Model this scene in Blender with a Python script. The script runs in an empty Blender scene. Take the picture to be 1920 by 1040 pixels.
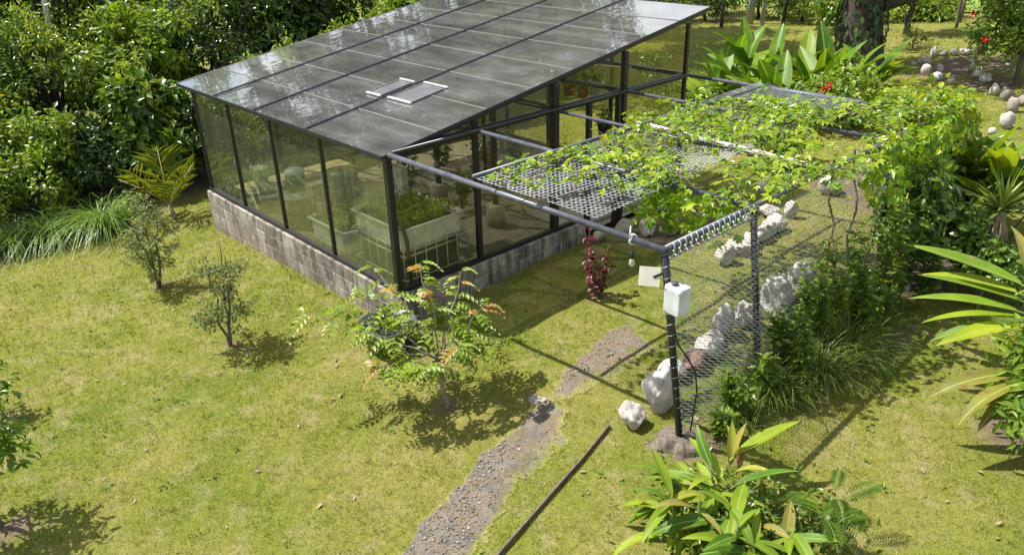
import bpy, bmesh, math, random
import numpy as np
from mathutils import Vector, Matrix, noise as mnoise

# ---------------------------------------------------------------- camera, sky, sun, exposure
scene = bpy.context.scene
COL = scene.collection
CAM = np.array([7.619, -4.953, 5.186]); YAW, PITCH, ROLL, FPX = -0.831, 0.456, -0.026, 1436.0
cy_, sy_, cp_, sp_ = math.cos(YAW), math.sin(YAW), math.cos(PITCH), math.sin(PITCH)
fwd = Vector((sy_*cp_, cy_*cp_, -sp_)); rgt = Vector((cy_, -sy_, 0)); upv = rgt.cross(fwd)
r2 = rgt*math.cos(ROLL) + upv*math.sin(ROLL); u2 = upv*math.cos(ROLL) - rgt*math.sin(ROLL)
cam = bpy.data.cameras.new('camera'); cam_o = bpy.data.objects.new('camera', cam); COL.objects.link(cam_o)
cam.sensor_width = 36; cam.lens = 36*FPX/1920; cam.clip_start = 0.1; cam.clip_end = 2000
M = Matrix.Identity(4)
for i in range(3):
    M[i][0] = r2[i]; M[i][1] = u2[i]; M[i][2] = -fwd[i]; M[i][3] = CAM[i]
cam_o.matrix_world = M
scene.camera = cam_o

SUN = Vector((-0.58, -0.30, 1.0)).normalized()
w = bpy.data.worlds.new('World'); scene.world = w; w.use_nodes = True
nt = w.node_tree; nt.nodes.clear()
out = nt.nodes.new('ShaderNodeOutputWorld'); bg = nt.nodes.new('ShaderNodeBackground')
sky = nt.nodes.new('ShaderNodeTexSky'); sky.sky_type = 'NISHITA'; sky.sun_disc = False
sky.sun_elevation = math.asin(SUN.z); sky.sun_rotation = math.atan2(SUN.x, SUN.y)
# broken white cloud over the whole dome
tc = nt.nodes.new('ShaderNodeTexCoord'); cn = nt.nodes.new('ShaderNodeTexNoise'); cn.inputs['Scale'].default_value = 3.2
cn.inputs['Detail'].default_value = 6
cr = nt.nodes.new('ShaderNodeValToRGB'); cr.color_ramp.elements[0].position = 0.38; cr.color_ramp.elements[1].position = 0.58
cm = nt.nodes.new('ShaderNodeMixRGB'); cm.inputs[2].default_value = (6.5, 6.8, 7.2, 1)
nt.links.new(tc.outputs['Generated'], cn.inputs['Vector']); nt.links.new(cn.outputs['Fac'], cr.inputs['Fac'])
nt.links.new(cr.outputs['Color'], cm.inputs['Fac']); nt.links.new(sky.outputs['Color'], cm.inputs[1])
nt.links.new(cm.outputs['Color'], bg.inputs['Color']); bg.inputs['Strength'].default_value = 0.09
nt.links.new(bg.outputs['Background'], out.inputs['Surface'])

sl = bpy.data.lights.new('sun', 'SUN'); sl.energy = 5.0; sl.angle = math.radians(0.53); sl.color = (1.0, 0.96, 0.90)
so = bpy.data.objects.new('sun', sl); COL.objects.link(so); so.rotation_euler = SUN.to_track_quat('Z', 'Y').to_euler()
so.location = (-20, -10, 30)

scene.render.engine = 'CYCLES'
scene.view_settings.view_transform = 'Standard'; scene.view_settings.look = 'None'
scene.view_settings.exposure = 0.97; scene.view_settings.gamma = 1
scene.cycles.transparent_max_bounces = 32; scene.cycles.max_bounces = 8

rng = np.random.default_rng(7); random.seed(7)

# ---------------------------------------------------------------- helpers
def G(x, y):                                    # ground height
    return 0.14 + 0.055*20*np.tanh(np.asarray(x)/20.0) + 0.03*40*np.tanh(np.asarray(y)/40.0)
def g1(x, y): return float(G(x, y))
_T = np.random.default_rng(3).random((256, 256))
def vnoise(x, y, s=1.0, o=0):
    x = np.asarray(x)*s + 100.3 + o; y = np.asarray(y)*s + 57.7 + o
    xi = np.floor(x).astype(int); yi = np.floor(y).astype(int); fx = x-xi; fy = y-yi
    fx = fx*fx*(3-2*fx); fy = fy*fy*(3-2*fy)
    t = lambda a, b: _T[a % 256, b % 256]
    return (t(xi, yi)*(1-fx)+t(xi+1, yi)*fx)*(1-fy) + (t(xi, yi+1)*(1-fx)+t(xi+1, yi+1)*fx)*fy
def tag(o, label=None, cat=None, group=None, kind=None):
    if label: o['label'] = label
    if cat: o['category'] = cat
    if group: o['group'] = group
    if kind: o['kind'] = kind
    return o
def thing(name, loc, label, cat, group=None):
    o = bpy.data.objects.new(name, None); o.empty_display_size = 0.1; COL.objects.link(o)
    o.location = loc; tag(o, label, cat, group)
    return o
def origin(parent):
    v = Vector((0, 0, 0))
    while parent is not None: v = v + Vector(parent.location); parent = parent.parent
    return v
def link(name, me, m, parent=None, loc=None, rot=None):
    o = bpy.data.objects.new(name, me); COL.objects.link(o)
    if m and (len(me.materials) == 0): me.materials.append(m)
    if parent: o.parent = parent
    if loc is not None: o.location = loc
    if rot is not None: o.rotation_euler = rot
    return o
def np_mesh(name, V, F, smooth=False):
    me = bpy.data.meshes.new(name); V = np.asarray(V, dtype=np.float32); F = np.asarray(F, dtype=np.int32)
    k = F.shape[1]; me.vertices.add(len(V)); me.vertices.foreach_set('co', V.ravel())
    me.loops.add(F.size); me.loops.foreach_set('vertex_index', F.ravel())
    me.polygons.add(len(F)); me.polygons.foreach_set('loop_start', np.arange(0, F.size, k, dtype=np.int32))
    me.polygons.foreach_set('use_smooth', np.full(len(F), smooth))
    me.update(calc_edges=True); me.validate()
    return me
class MB:
    def __init__(s): s.v = []; s.f = []
    def add(s, v, f):
        n = len(s.v); s.v += [tuple(p) for p in v]; s.f += [tuple(i+n for i in q) for q in f]; return s
    def box(s, c, d, M=None):
        x, y, z = d[0]/2, d[1]/2, d[2]/2
        vs = [Vector((a*x, b*y, e*z)) for a in (-1, 1) for b in (-1, 1) for e in (-1, 1)]
        if M is not None: vs = [M @ v for v in vs]
        vs = [v+Vector(c) for v in vs]
        return s.add(vs, [(0, 1, 3, 2), (4, 6, 7, 5), (0, 4, 5, 1), (2, 3, 7, 6), (0, 2, 6, 4), (1, 5, 7, 3)])
    def bar(s, a, b, wd, hd, up=(0, 0, 1)):      # box beam between two points
        a = Vector(a); b = Vector(b); d = b-a; L = d.length; d.normalize()
        sd = d.cross(Vector(up))
        if sd.length < 1e-4: sd = d.cross(Vector((1, 0, 0)))
        sd.normalize(); u = sd.cross(d)
        M = Matrix((sd, d, u)).transposed()
        return s.box((a+b)/2, (wd, L, hd), M)
    def tube(s, pts, rad, n=8, cap=True):
        pts = [Vector(p) for p in pts]; m = len(pts)
        if not hasattr(rad, '__len__'): rad = [rad]*m
        vs = []; ref = None
        for i, p in enumerate(pts):
            d = (pts[min(i+1, m-1)]-pts[max(i-1, 0)]); d = d.normalized() if d.length > 1e-9 else Vector((0, 0, 1))
            if ref is None:
                ref = d.orthogonal().normalized()
            ref = (ref - d*ref.dot(d)); ref = ref.normalized() if ref.length > 1e-6 else d.orthogonal().normalized()
            b = d.cross(ref)
            for k in range(n):
                a = 2*math.pi*k/n; vs.append(p+(ref*math.cos(a)+b*math.sin(a))*rad[i])
        fs = [(i*n+k, i*n+(k+1) % n, (i+1)*n+(k+1) % n, (i+1)*n+k) for i in range(m-1) for k in range(n)]
        if cap: fs += [tuple(range(n-1, -1, -1)), tuple((m-1)*n+k for k in range(n))]
        return s.add(vs, fs)
    def lathe(s, c, prof, n=20):
        c = Vector(c); vs = []; m = len(prof)
        for r, z in prof:
            for k in range(n):
                a = 2*math.pi*k/n; vs.append(c+Vector((r*math.cos(a), r*math.sin(a), z)))
        fs = [(i*n+k, i*n+(k+1) % n, (i+1)*n+(k+1) % n, (i+1)*n+k) for i in range(m-1) for k in range(n)]
        fs += [tuple(range(n-1, -1, -1)), tuple((m-1)*n+k for k in range(n))]
        return s.add(vs, fs)
    def mesh(s, name, parent=None, smooth=False, o=None):
        if o is None: o = origin(parent) if parent else Vector((0, 0, 0))
        me = bpy.data.meshes.new(name); me.from_pydata([Vector(v)-o for v in s.v], [], s.f)
        if smooth:
            for p in me.polygons: p.use_smooth = True
        me.update(); return me
    def build(s, name, m, parent=None, smooth=False, bevel=0):
        me = s.mesh(name, parent, smooth); ob = link(name, me, m, parent)
        if bevel:
            b = ob.modifiers.new('bevel', 'BEVEL'); b.width = bevel; b.segments = 2; b.limit_method = 'ANGLE'
        return ob

# ---------------------------------------------------------------- materials
def newmat(name):
    m = bpy.data.materials.new(name); m.use_nodes = True; nt = m.node_tree
    b = nt.nodes['Principled BSDF']; return m, nt, b
def N(nt, t, **kw):
    n = nt.nodes.new(t)
    for k, v in kw.items():
        if k in n.inputs: n.inputs[k].default_value = v
        else: setattr(n, k, v)
    return n
def ramp(nt, fac, stops):
    r = nt.nodes.new('ShaderNodeValToRGB'); e = r.color_ramp.elements
    while len(e) > 1: e.remove(e[-1])
    for i, (p, c) in enumerate(stops):
        if not hasattr(c, '__len__'): c = (c, c, c)
        x = e[0] if i == 0 else e.new(p)
        x.position = p; x.color = (*c[:3], 1)
    nt.links.new(fac, r.inputs['Fac']); return r.outputs['Color']
def mixc(nt, fac, a, b, mode='MIX'):
    n = nt.nodes.new('ShaderNodeMixRGB'); n.blend_type = mode
    for k, v in ((0, fac), (1, a), (2, b)):
        if hasattr(v, 'is_linked') or hasattr(v, 'node'): nt.links.new(v, n.inputs[k])
        elif k == 0: n.inputs[0].default_value = v
        else: n.inputs[k].default_value = (*v[:3], 1)
    return n.outputs['Color']
def pos(nt): return nt.nodes.new('ShaderNodeNewGeometry').outputs['Position']
def noise(nt, vec, scale, detail=4, rough=.55):
    n = N(nt, 'ShaderNodeTexNoise'); n.inputs['Scale'].default_value = scale; n.inputs['Detail'].default_value = detail
    n.inputs['Roughness'].default_value = rough
    if vec is not None: nt.links.new(vec, n.inputs['Vector'])
    return n.outputs['Fac']
def stretch(nt, vec, s):
    m = N(nt, 'ShaderNodeMapping'); m.inputs['Scale'].default_value = s; nt.links.new(vec, m.inputs['Vector']); return m.outputs['Vector']
def bump(nt, b, h, strength=.3, dist=.02):
    n = N(nt, 'ShaderNodeBump'); n.inputs['Strength'].default_value = strength; n.inputs['Distance'].default_value = dist
    nt.links.new(h, n.inputs['Height']); nt.links.new(n.outputs['Normal'], b.inputs['Normal'])
def simple(name, c, rough=.5, metal=0, var=.25, scale=6, bmp=0):
    m, nt, b = newmat(name); p = pos(nt)
    f = noise(nt, p, scale, 5)
    col = ramp(nt, f, [(.3, tuple(x*(1-var) for x in c)), (.7, tuple(min(1, x*(1+var)) for x in c))])
    nt.links.new(col, b.inputs['Base Color']); b.inputs['Roughness'].default_value = rough; b.inputs['Metallic'].default_value = metal
    if bmp: bump(nt, b, noise(nt, p, scale*4, 6), bmp, .01)
    return m
def leafmat(name, cols, trans=.35, rough=.42, warm=(1.2, 1.15, .5), spec=.5, objvar=False, patch=None):
    m, nt, b = newmat(name); ge = nt.nodes.new('ShaderNodeNewGeometry')
    src = ge.outputs['Random Per Island']
    if objvar: src = nt.nodes.new('ShaderNodeObjectInfo').outputs['Random']
    st = [(i/max(1, len(cols)-1), c) for i, c in enumerate(cols)]
    col = ramp(nt, src, st)
    f = noise(nt, ge.outputs['Position'], 1.3, 2)
    col = mixc(nt, .55, col, ramp(nt, f, [(.35, (.55, .62, .5)), (.68, (1.35, 1.25, 1.1))]), 'MULTIPLY')
    if patch:
        f2 = noise(nt, ge.outputs['Position'], patch[1], 3)
        col = mixc(nt, ramp(nt, f2, [(.52, 0), (.66, 1)]), col, patch[0])
    if objvar:
        gc = nt.nodes.new('ShaderNodeTexCoord').outputs['Generated']; sx = N(nt, 'ShaderNodeSeparateXYZ'); nt.links.new(gc, sx.inputs[0])
        ab = N(nt, 'ShaderNodeMath', operation='SUBTRACT'); ab.inputs[1].default_value = .5; nt.links.new(sx.outputs['X'], ab.inputs[0])
        ab2 = N(nt, 'ShaderNodeMath', operation='ABSOLUTE'); nt.links.new(ab.outputs[0], ab2.inputs[0])
        col = mixc(nt, ramp(nt, ab2.outputs[0], [(.018, .75), (.05, 0)]), col, (.34, .40, .12))
        wn = noise(nt, ge.outputs['Position'], 5, 3); col = mixc(nt, .6, col, ramp(nt, wn, [(.3, (.72, .78, .7)), (.7, (1.25, 1.2, 1.1))]), 'MULTIPLY')
        ed = noise(nt, ge.outputs['Position'], 16, 4); edge = N(nt, 'ShaderNodeMath', operation='MULTIPLY'); nt.links.new(ramp(nt, ab2.outputs[0], [(.33, 0), (.5, 1)]), edge.inputs[0]); nt.links.new(ramp(nt, ed, [(.5, 0), (.62, 1)]), edge.inputs[1])
        col = mixc(nt, edge.outputs[0], col, (.30, .22, .07))
        # veins run out from the midrib
        vy = N(nt, 'ShaderNodeMath', operation='MULTIPLY_ADD'); vy.inputs[1].default_value = -.35; nt.links.new(ab2.outputs[0], vy.inputs[0]); nt.links.new(sx.outputs['Y'], vy.inputs[2])
        sn = N(nt, 'ShaderNodeMath', operation='MULTIPLY'); sn.inputs[1].default_value = 190; nt.links.new(vy.outputs[0], sn.inputs[0])
        sn2 = N(nt, 'ShaderNodeMath', operation='SINE'); nt.links.new(sn.outputs[0], sn2.inputs[0]); bump(nt, b, sn2.outputs[0], .25, .004)
    nt.links.new(col, b.inputs['Base Color']); b.inputs['Roughness'].default_value = rough+(.12 if objvar else 0)
    b.inputs['Specular IOR Level'].default_value = spec*(.6 if objvar else 1)
    t = N(nt, 'ShaderNodeBsdfTranslucent'); tcx = mixc(nt, 1, col, warm, 'MULTIPLY'); nt.links.new(tcx, t.inputs['Color'])
    mx = N(nt, 'ShaderNodeMixShader'); mx.inputs[0].default_value = trans
    nt.links.new(b.outputs[0], mx.inputs[1]); nt.links.new(t.outputs[0], mx.inputs[2])
    nt.links.new(mx.outputs[0], nt.nodes['Material Output'].inputs['Surface']); return m

def lawn_tone(nt):
    p = pos(nt)
    a = noise(nt, p, .55, 5, .6); c = noise(nt, p, 3.2, 4, .6); e = noise(nt, p, 14, 3)
    col = ramp(nt, a, [(.28, (.150, .215, .027)), (.48, (.225, .256, .043)), (.68, (.295, .288, .076))])
    straw = ramp(nt, c, [(.50, 0), (.76, 1)])
    col = mixc(nt, mixc(nt, .7, (0, 0, 0), straw), col, (.41, .36, .19))
    col = mixc(nt, .5, col, ramp(nt, e, [(.3, (.62, .66, .55)), (.7, (1.3, 1.25, 1.2))]), 'MULTIPLY')
    return p, col

m_ground, nt, b = newmat('lawn_ground'); p, col = lawn_tone(nt)
col = mixc(nt, 1, col, (.72, .68, .75), 'MULTIPLY')
fine = noise(nt, p, 70, 4, .7)
col = mixc(nt, .7, col, ramp(nt, fine, [(.3, (.5, .5, .45)), (.7, (1.35, 1.35, 1.3))]), 'MULTIPLY')
at = N(nt, 'ShaderNodeAttribute', attribute_name='bare')
soil = ramp(nt, noise(nt, p, 9, 6, .65), [(.3, (.085, .058, .038)), (.55, (.155, .115, .080)), (.75, (.24, .20, .155))])
col = mixc(nt, at.outputs['Fac'], col, soil)
nt.links.new(col, b.inputs['Base Color']); b.inputs['Roughness'].default_value = .95; b.inputs['Specular IOR Level'].default_value = .1
bump(nt, b, fine, .7, .03)

m_grass, nt, b = newmat('grass_blade'); p, col = lawn_tone(nt)
ge = nt.nodes.new('ShaderNodeNewGeometry')
col = mixc(nt, .85, col, ramp(nt, ge.outputs['Random Per Island'], [(0, (.50, .66, .40)), (.5, (1.05, 1.08, .85)), (.85, (1.4, 1.28, 1.3)), (1, (1.9, 1.65, 2.1))]), 'MULTIPLY')
nt.links.new(col, b.inputs['Base Color']); b.inputs['Roughness'].default_value = .6; b.inputs['Specular IOR Level'].default_value = .25
t = N(nt, 'ShaderNodeBsdfTranslucent'); nt.links.new(mixc(nt, 1, col, (1.15, 1.15, .7), 'MULTIPLY'), t.inputs['Color'])
mx = N(nt, 'ShaderNodeMixShader'); mx.inputs[0].default_value = .4
nt.links.new(b.outputs[0], mx.inputs[1]); nt.links.new(t.outputs[0], mx.inputs[2]); nt.links.new(mx.outputs[0], nt.nodes['Material Output'].inputs['Surface'])

m_path, nt, b = newmat('path_dirt'); p = pos(nt)
col = ramp(nt, noise(nt, p, 4, 6, .7), [(.28, (.08, .066, .055)), (.5, (.155, .138, .118)), (.72, (.25, .222, .19))])
col = mixc(nt, ramp(nt, noise(nt, p, 2.6, 5, .65), [(.42, 0), (.58, .85)]), col, (.185, .135, .085))
v = N(nt, 'ShaderNodeTexVoronoi'); v.inputs['Scale'].default_value = 45; nt.links.new(p, v.inputs['Vector'])
col = mixc(nt, .6, col, ramp(nt, v.outputs['Distance'], [(.05, (1.35, 1.33, 1.35)), (.5, (.5, .47, .43))]), 'MULTIPLY')
p2, lawn = lawn_tone(nt); lawn = mixc(nt, 1, lawn, (.70, .66, .72), 'MULTIPLY'); lawn = mixc(nt, .7, lawn, ramp(nt, noise(nt, p2, 70, 4, .7), [(.3, (.5, .5, .45)), (.7, (1.35, 1.35, 1.3))]), 'MULTIPLY')
wa = N(nt, 'ShaderNodeAttribute', attribute_name='wear')
col = mixc(nt, ramp(nt, wa.outputs['Fac'], [(.12, 0), (.45, 1)]), lawn, col)
nt.links.new(col, b.inputs['Base Color']); b.inputs['Roughness'].default_value = .95; bump(nt, b, v.outputs['Distance'], -.8, .02)

m_floor, nt, b = newmat('greenhouse_gravel'); p = pos(nt)
v = N(nt, 'ShaderNodeTexVoronoi'); v.inputs['Scale'].default_value = 38; nt.links.new(p, v.inputs['Vector'])
col = ramp(nt, noise(nt, p, 1.6, 6, .65), [(.3, (.19, .165, .13)), (.7, (.33, .295, .24))])
col = mixc(nt, .6, col, ramp(nt, v.outputs['Distance'], [(.05, (1.3, 1.3, 1.3)), (.5, (.5, .5, .5))]), 'MULTIPLY')
nt.links.new(col, b.inputs['Base Color']); b.inputs['Roughness'].default_value = .95; bump(nt, b, v.outputs['Distance'], -.7, .015)

m_pebble = leafmat('pebble', [(.09, .083, .078), (.17, .158, .148), (.29, .275, .265), (.12, .112, .112)], trans=0, rough=.85)
m_black = simple('black_steel', (.012, .012, .014), .38, 0, .4, 12)
m_grey = simple('painted_grey_pipe', (.075, .08, .10), .4, 0, .35, 8)
m_pale = simple('bleached_timber', (.52, .49, .46), .7, 0, .25, 10, .3)
m_wire = simple('galvanised_wire', (.44, .46, .48), .42, .35, .2, 10)
m_wire2 = simple('weathered_wire', (.27, .29, .32), .45, .3, .25, 10)
m_alu = simple('aluminium_seam', (.19, .187, .17), .5, .2, .2, 9)
m_cap = simple('rafter_cap', (.018, .018, .022), .45, 0, .3, 9)
m_white = simple('white_plastic', (.62, .63, .65), .38, 0, .08, 5)
m_dirtywhite = simple('dirty_white_plastic', (.52, .52, .48), .5, 0, .25, 9)
m_terra = simple('terracotta', (.34, .11, .045), .8, 0, .25, 14, .2)
m_bucket = simple('dark_grey_plastic', (.045, .05, .055), .45, 0, .2, 8)
m_bamboo = simple('dry_bamboo', (.42, .34, .20), .6, 0, .25, 9)
m_hose = simple('black_hose', (.012, .012, .012), .4)
m_conc = simple('concrete', (.30, .285, .25), .9, 0, .3, 7, .4)
m_mortar = simple('mortar', (.22, .195, .16), .95, 0, .3, 9, .4)
m_plank = simple('weathered_board', (.115, .085, .062), .85, 0, .4, 16, .5)
m_bark = simple('grey_bark', (.12, .10, .075), .9, 0, .4, 18, .6)
m_darkbark = simple('dark_mossy_bark', (.055, .045, .032), .95, 0, .5, 9, .7)
m_palebark = simple('pale_bark', (.36, .34, .29), .9, 0, .3, 8, .4)
m_greybark2 = simple('light_grey_bark', (.19, .165, .135), .9, 0, .35, 14, .3)
m_twig = simple('brown_twig', (.13, .095, .065), .9, 0, .3, 20)
m_greenstem = simple('green_stem', (.10, .15, .035), .6, 0, .3, 12)
m_drystem = simple('dry_palm_skirt', (.30, .23, .15), .85, 0, .35, 30)
m_black2 = simple('bulb_socket', (.015, .015, .016), .4)
m_bulb, nt, b = newmat('bulb_glass'); b.inputs['Base Color'].default_value = (.8, .78, .7, 1); b.inputs['Roughness'].default_value = .08; b.inputs['Transmission Weight'].default_value = .7
m_redpetal = leafmat('red_petal', [(.5, .01, .02), (.65, .03, .04)], .3)
m_pinkpetal = leafmat('magenta_petal', [(.45, .03, .22), (.6, .08, .32)], .3)
m_yellowpetal = leafmat('golden_leaf', [(.60, .36, .02), (.70, .48, .04)], .35)
m_solar = simple('pale_solar_panel', (.50, .49, .40), .3, 0, .12, 12)

# concrete block with stains that run down from the top
m_block, nt, b = newmat('concrete_block'); p = pos(nt)
oi = nt.nodes.new('ShaderNodeObjectInfo')
base = ramp(nt, oi.outputs['Random'], [(0, (.23, .20, .165)), (.5, (.30, .27, .23)), (1, (.40, .37, .325))])
g_ = noise(nt, p, 5, 6, .65)
col = mixc(nt, .8, base, ramp(nt, g_, [(.3, (.6, .57, .52)), (.7, (1.25, 1.22, 1.2))]), 'MULTIPLY')
stk = noise(nt, stretch(nt, p, (5.5, 5.5, 1.1)), 1.0, 6, .7)
col = mixc(nt, ramp(nt, stk, [(.44, 0), (.60, .92)]), col, (.05, .042, .035))
lich = noise(nt, p, 11, 5)
col = mixc(nt, ramp(nt, lich, [(.56, 0), (.70, .55)]), col, (.50, .48, .44))
sx = N(nt, 'ShaderNodeSeparateXYZ'); nt.links.new(p, sx.inputs[0])
dm = N(nt, 'ShaderNodeMapRange'); dm.inputs['From Min'].default_value = .34; dm.inputs['From Max'].default_value = -.2
nt.links.new(sx.outputs['Z'], dm.inputs['Value'])
col = mixc(nt, mixc(nt, .5, (0, 0, 0), dm.outputs[0]), col, (.24, .17, .10))
nt.links.new(col, b.inputs['Base Color']); b.inputs['Roughness'].default_value = .95; bump(nt, b, noise(nt, p, 60, 5), .6, .006)

def glassmat(name, tint, dust, dustcol, rough=.02, base=.05, streak=(9, 9, .8), gloss_bump=0, refl=1.0, gl=(1, 1, 1), det=6):
    m = bpy.data.materials.new(name); m.use_nodes = True; nt = m.node_tree; nt.nodes.clear()
    o = nt.nodes.new('ShaderNodeOutputMaterial'); p = pos(nt)
    tr = N(nt, 'ShaderNodeBsdfTransparent'); tr.inputs['Color'].default_value = (*tint, 1)
    di = N(nt, 'ShaderNodeBsdfDiffuse'); s = noise(nt, stretch(nt, p, streak), 1, det, .6); s2 = noise(nt, p, 1.7, 4)
    nt.links.new(ramp(nt, s2, [(.3, tuple(c*.75 for c in dustcol)), (.7, tuple(c*1.2 for c in dustcol))]), di.inputs['Color'])
    m1 = N(nt, 'ShaderNodeMixShader')
    f = ramp(nt, s, [(.3, dust*.55), (.55, dust), (.75, min(1, dust*1.6))]); nt.links.new(f, m1.inputs[0])
    nt.links.new(tr.outputs[0], m1.inputs[1]); nt.links.new(di.outputs[0], m1.inputs[2])
    gs = N(nt, 'ShaderNodeBsdfGlossy'); gs.inputs['Roughness'].default_value = rough; gs.inputs['Color'].default_value = (*gl, 1)
    lw = N(nt, 'ShaderNodeLayerWeight'); lw.inputs['Blend'].default_value = .5
    pw = N(nt, 'ShaderNodeMath', operation='POWER'); pw.inputs[1].default_value = 4.0; nt.links.new(lw.outputs['Facing'], pw.inputs[0])
    mr = N(nt, 'ShaderNodeMapRange'); mr.inputs['To Min'].default_value = base; mr.inputs['To Max'].default_value = refl
    nt.links.new(pw.outputs[0], mr.inputs['Value'])
    if gloss_bump:
        bn = N(nt, 'ShaderNodeBump'); bn.inputs['Strength'].default_value = gloss_bump; bn.inputs['Distance'].default_value = .01
        nt.links.new(noise(nt, stretch(nt, p, (2.2, 1.1, 1)), 1.6, 3), bn.inputs['Height'])
        for q in (gs, lw): nt.links.new(bn.outputs['Normal'], q.inputs['Normal'])
    m2 = N(nt, 'ShaderNodeMixShader'); nt.links.new(mr.outputs[0], m2.inputs[0])
    nt.links.new(m1.outputs[0], m2.inputs[1]); nt.links.new(gs.outputs[0], m2.inputs[2])
    nt.links.new(m2.outputs[0], o.inputs['Surface']); return m
m_glass = glassmat('dusty_film_glass', (.88, .89, .80), .12, (.30, .315, .20), .015, .06, (10, 10, .9))
m_clear = glassmat('side_film_glass', (.90, .90, .80), .04, (.24, .23, .14), .015, .03, (8, 8, .9))
m_roof = glassmat('smoked_roof_sheet', (.68, .69, .68), .33, (.275, .278, .27), .014, .21, (.8, 3.2, 2), .40, .95, det=3)

# foliage palette (leaf colours; jungle tones also brightened for sunlit front, darkened for shaded depth)
LM = {
 'jungle_dark': leafmat('jungle_dark_leaf', [(.016, .046, .010), (.040, .090, .015), (.075, .135, .018)], .28, .30),
 'jungle_mid': leafmat('jungle_mid_leaf', [(.045, .110, .012), (.095, .180, .016), (.160, .235, .022)], .36, .34),
 'jungle_light': leafmat('jungle_light_leaf', [(.085, .175, .014), (.170, .265, .020), (.275, .335, .030)], .42, .40),
 'yellowgreen': leafmat('yellow_green_leaf', [(.13, .225, .014), (.24, .325, .020), (.34, .38, .03)], .42, .40),
 'vine': leafmat('vine_leaf', [(.09, .20, .010), (.17, .30, .012), (.25, .38, .016), (.38, .44, .03)], .45, .34),
 'vine_single': leafmat('vine_leaf_single', [(.09, .20, .010), (.17, .30, .012), (.25, .38, .016), (.38, .44, .03)], .45, .30, objvar=True),
 'grey': leafmat('grey_green_leaf', [(.15, .20, .08), (.23, .28, .125), (.32, .36, .18)], .5, .5),
 'pinnate': leafmat('pinnate_leaf', [(.13, .22, .012), (.20, .30, .015), (.29, .36, .025)], .45, .42),
 'orange': leafmat('young_orange_leaf', [(.36, .17, .03), (.38, .25, .03), (.27, .27, .03)], .4, .45),
 'citrus': leafmat('citrus_leaf', [(.040, .105, .010), (.085, .180, .014), (.15, .25, .020)], .34, .3),
 'maroon': leafmat('maroon_leaf', [(.060, .008, .014), (.125, .014, .026), (.19, .03, .045)], .35, .38, (1.4, .6, .7)),
 'lemongrass': leafmat('lemongrass_blade', [(.080, .175, .022), (.140, .250, .030), (.22, .31, .055)], .34, .42),
 'weed': leafmat('weed_leaf', [(.080, .165, .014), (.140, .235, .018), (.23, .30, .03)], .40, .45),
 'drygrass': leafmat('tussock_blade', [(.065, .125, .014), (.125, .190, .020), (.22, .24, .06)], .32, .5),
 'fern': leafmat('fern_leaf', [(.075, .160, .015), (.120, .215, .020)], .4, .45),
 'dead': leafmat('fallen_leaf', [(.20, .13, .07), (.28, .20, .12), (.36, .28, .20), (.12, .065, .03)], .1, .8),
 'bigleaf': leafmat('broad_leaf', [(.060, .150, .010), (.105, .220, .012), (.17, .28, .018)], .40, .3, objvar=True),
 'biglight': leafmat('light_broad_leaf', [(.14, .24, .012), (.22, .32, .016), (.31, .37, .025)], .42, .32, objvar=True),
 'bigyellow': leafmat('yellowing_broad_leaf', [(.25, .29, .03), (.36, .35, .05), (.27, .22, .07)], .4, .35, objvar=True, patch=((.16, .24, .02), 9)),
 'bigbrown': leafmat('browning_broad_leaf', [(.16, .19, .025), (.22, .20, .03)], .35, .4, objvar=True, patch=((.15, .08, .03), 7)),
 'deadbig': leafmat('dead_broad_leaf', [(.23, .12, .05), (.32, .19, .09)], .25, .7, objvar=True),
 'palm': leafmat('palm_leaflet', [(.12, .18, .016), (.20, .25, .022), (.27, .29, .03)], .4, .38),
 'spiky': leafmat('spiky_leaf', [(.085, .15, .02), (.13, .20, .03), (.2, .24, .05)], .3, .4),
}

# ---------------------------------------------------------------- ground
PL_Y = [-5.0, -4.0, -2.5, -1.38, -.2, .48, 1.13, 1.74, 2.6]; PL_X = [4.1, 3.82, 3.37, 3.02, 2.70, 2.53, 2.36, 2.27, 2.2]      # left edge of the worn strip
ZN_Y = [-5, -1.5, -1.1, -.75, -.3, .1, .55, .9, 1.3, 1.8, 2.4]; ZN = [1.1, 1.1, .98, .72, .66, .56, .52, .60, .66, .55, .0]
def pathness(x, y):
    x = np.asarray(x, float); y = np.asarray(y, float)
    n = vnoise(x, y, 2.3, 5)*.5+vnoise(x, y, 6, 9)*.3+vnoise(x, y, 15, 19)*.2
    t = (x-np.interp(y, PL_Y, PL_X)+(n-.5)*.11)/.66
    s_ = np.clip(t/.10, 0, 1)*np.clip((1.05-t)/.75, 0, 1)*np.interp(y, ZN_Y, ZN)
    return np.clip((s_+(n-.5)*1.5-.20)*1.6, 0, 1)*(s_ > .02)
SOIL = [(.75, 5.1, .95, 1.35), (4.5, 5.4, .7, .9), (4.75, 3.3, .35, .7), (4.35, .35, .30, .25), (2.0, -.85, .16, .16), (-4.08, -1.77, .16, .16),
        (-1.31, -1.85, .13, .13), (.39, -4.77, .2, .2), (-1.95, -4.5, .2, .2), (1.52, 2.2, .16, .16), (6.5, 2.4, .3, .3), (-8.8, -1.9, 1.1, 2.2),
        (-9.4, 2.6, 1.3, 3.2), (-10.5, -4, 1.5, 2), (.1, 19.2, 1.2, 1.9), (1.5, 17.6, .7, 1.0), (5.6, -.5, .25, .3), (2.6, 8.2, 1.2, 1.0)]
def bareness(x, y):
    x = np.asarray(x, float); y = np.asarray(y, float); n = vnoise(x, y, 1.9, 2)*.55+vnoise(x, y, 6, 4)*.45
    v = np.zeros(x.shape)
    for cx, cy, rx, ry in SOIL:
        r = np.hypot((x-cx)/rx, (y-cy)/ry); v = np.maximum(v, np.clip((1.12-r+(n-.5)*.9)/.45, 0, 1))
    return v
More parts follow.
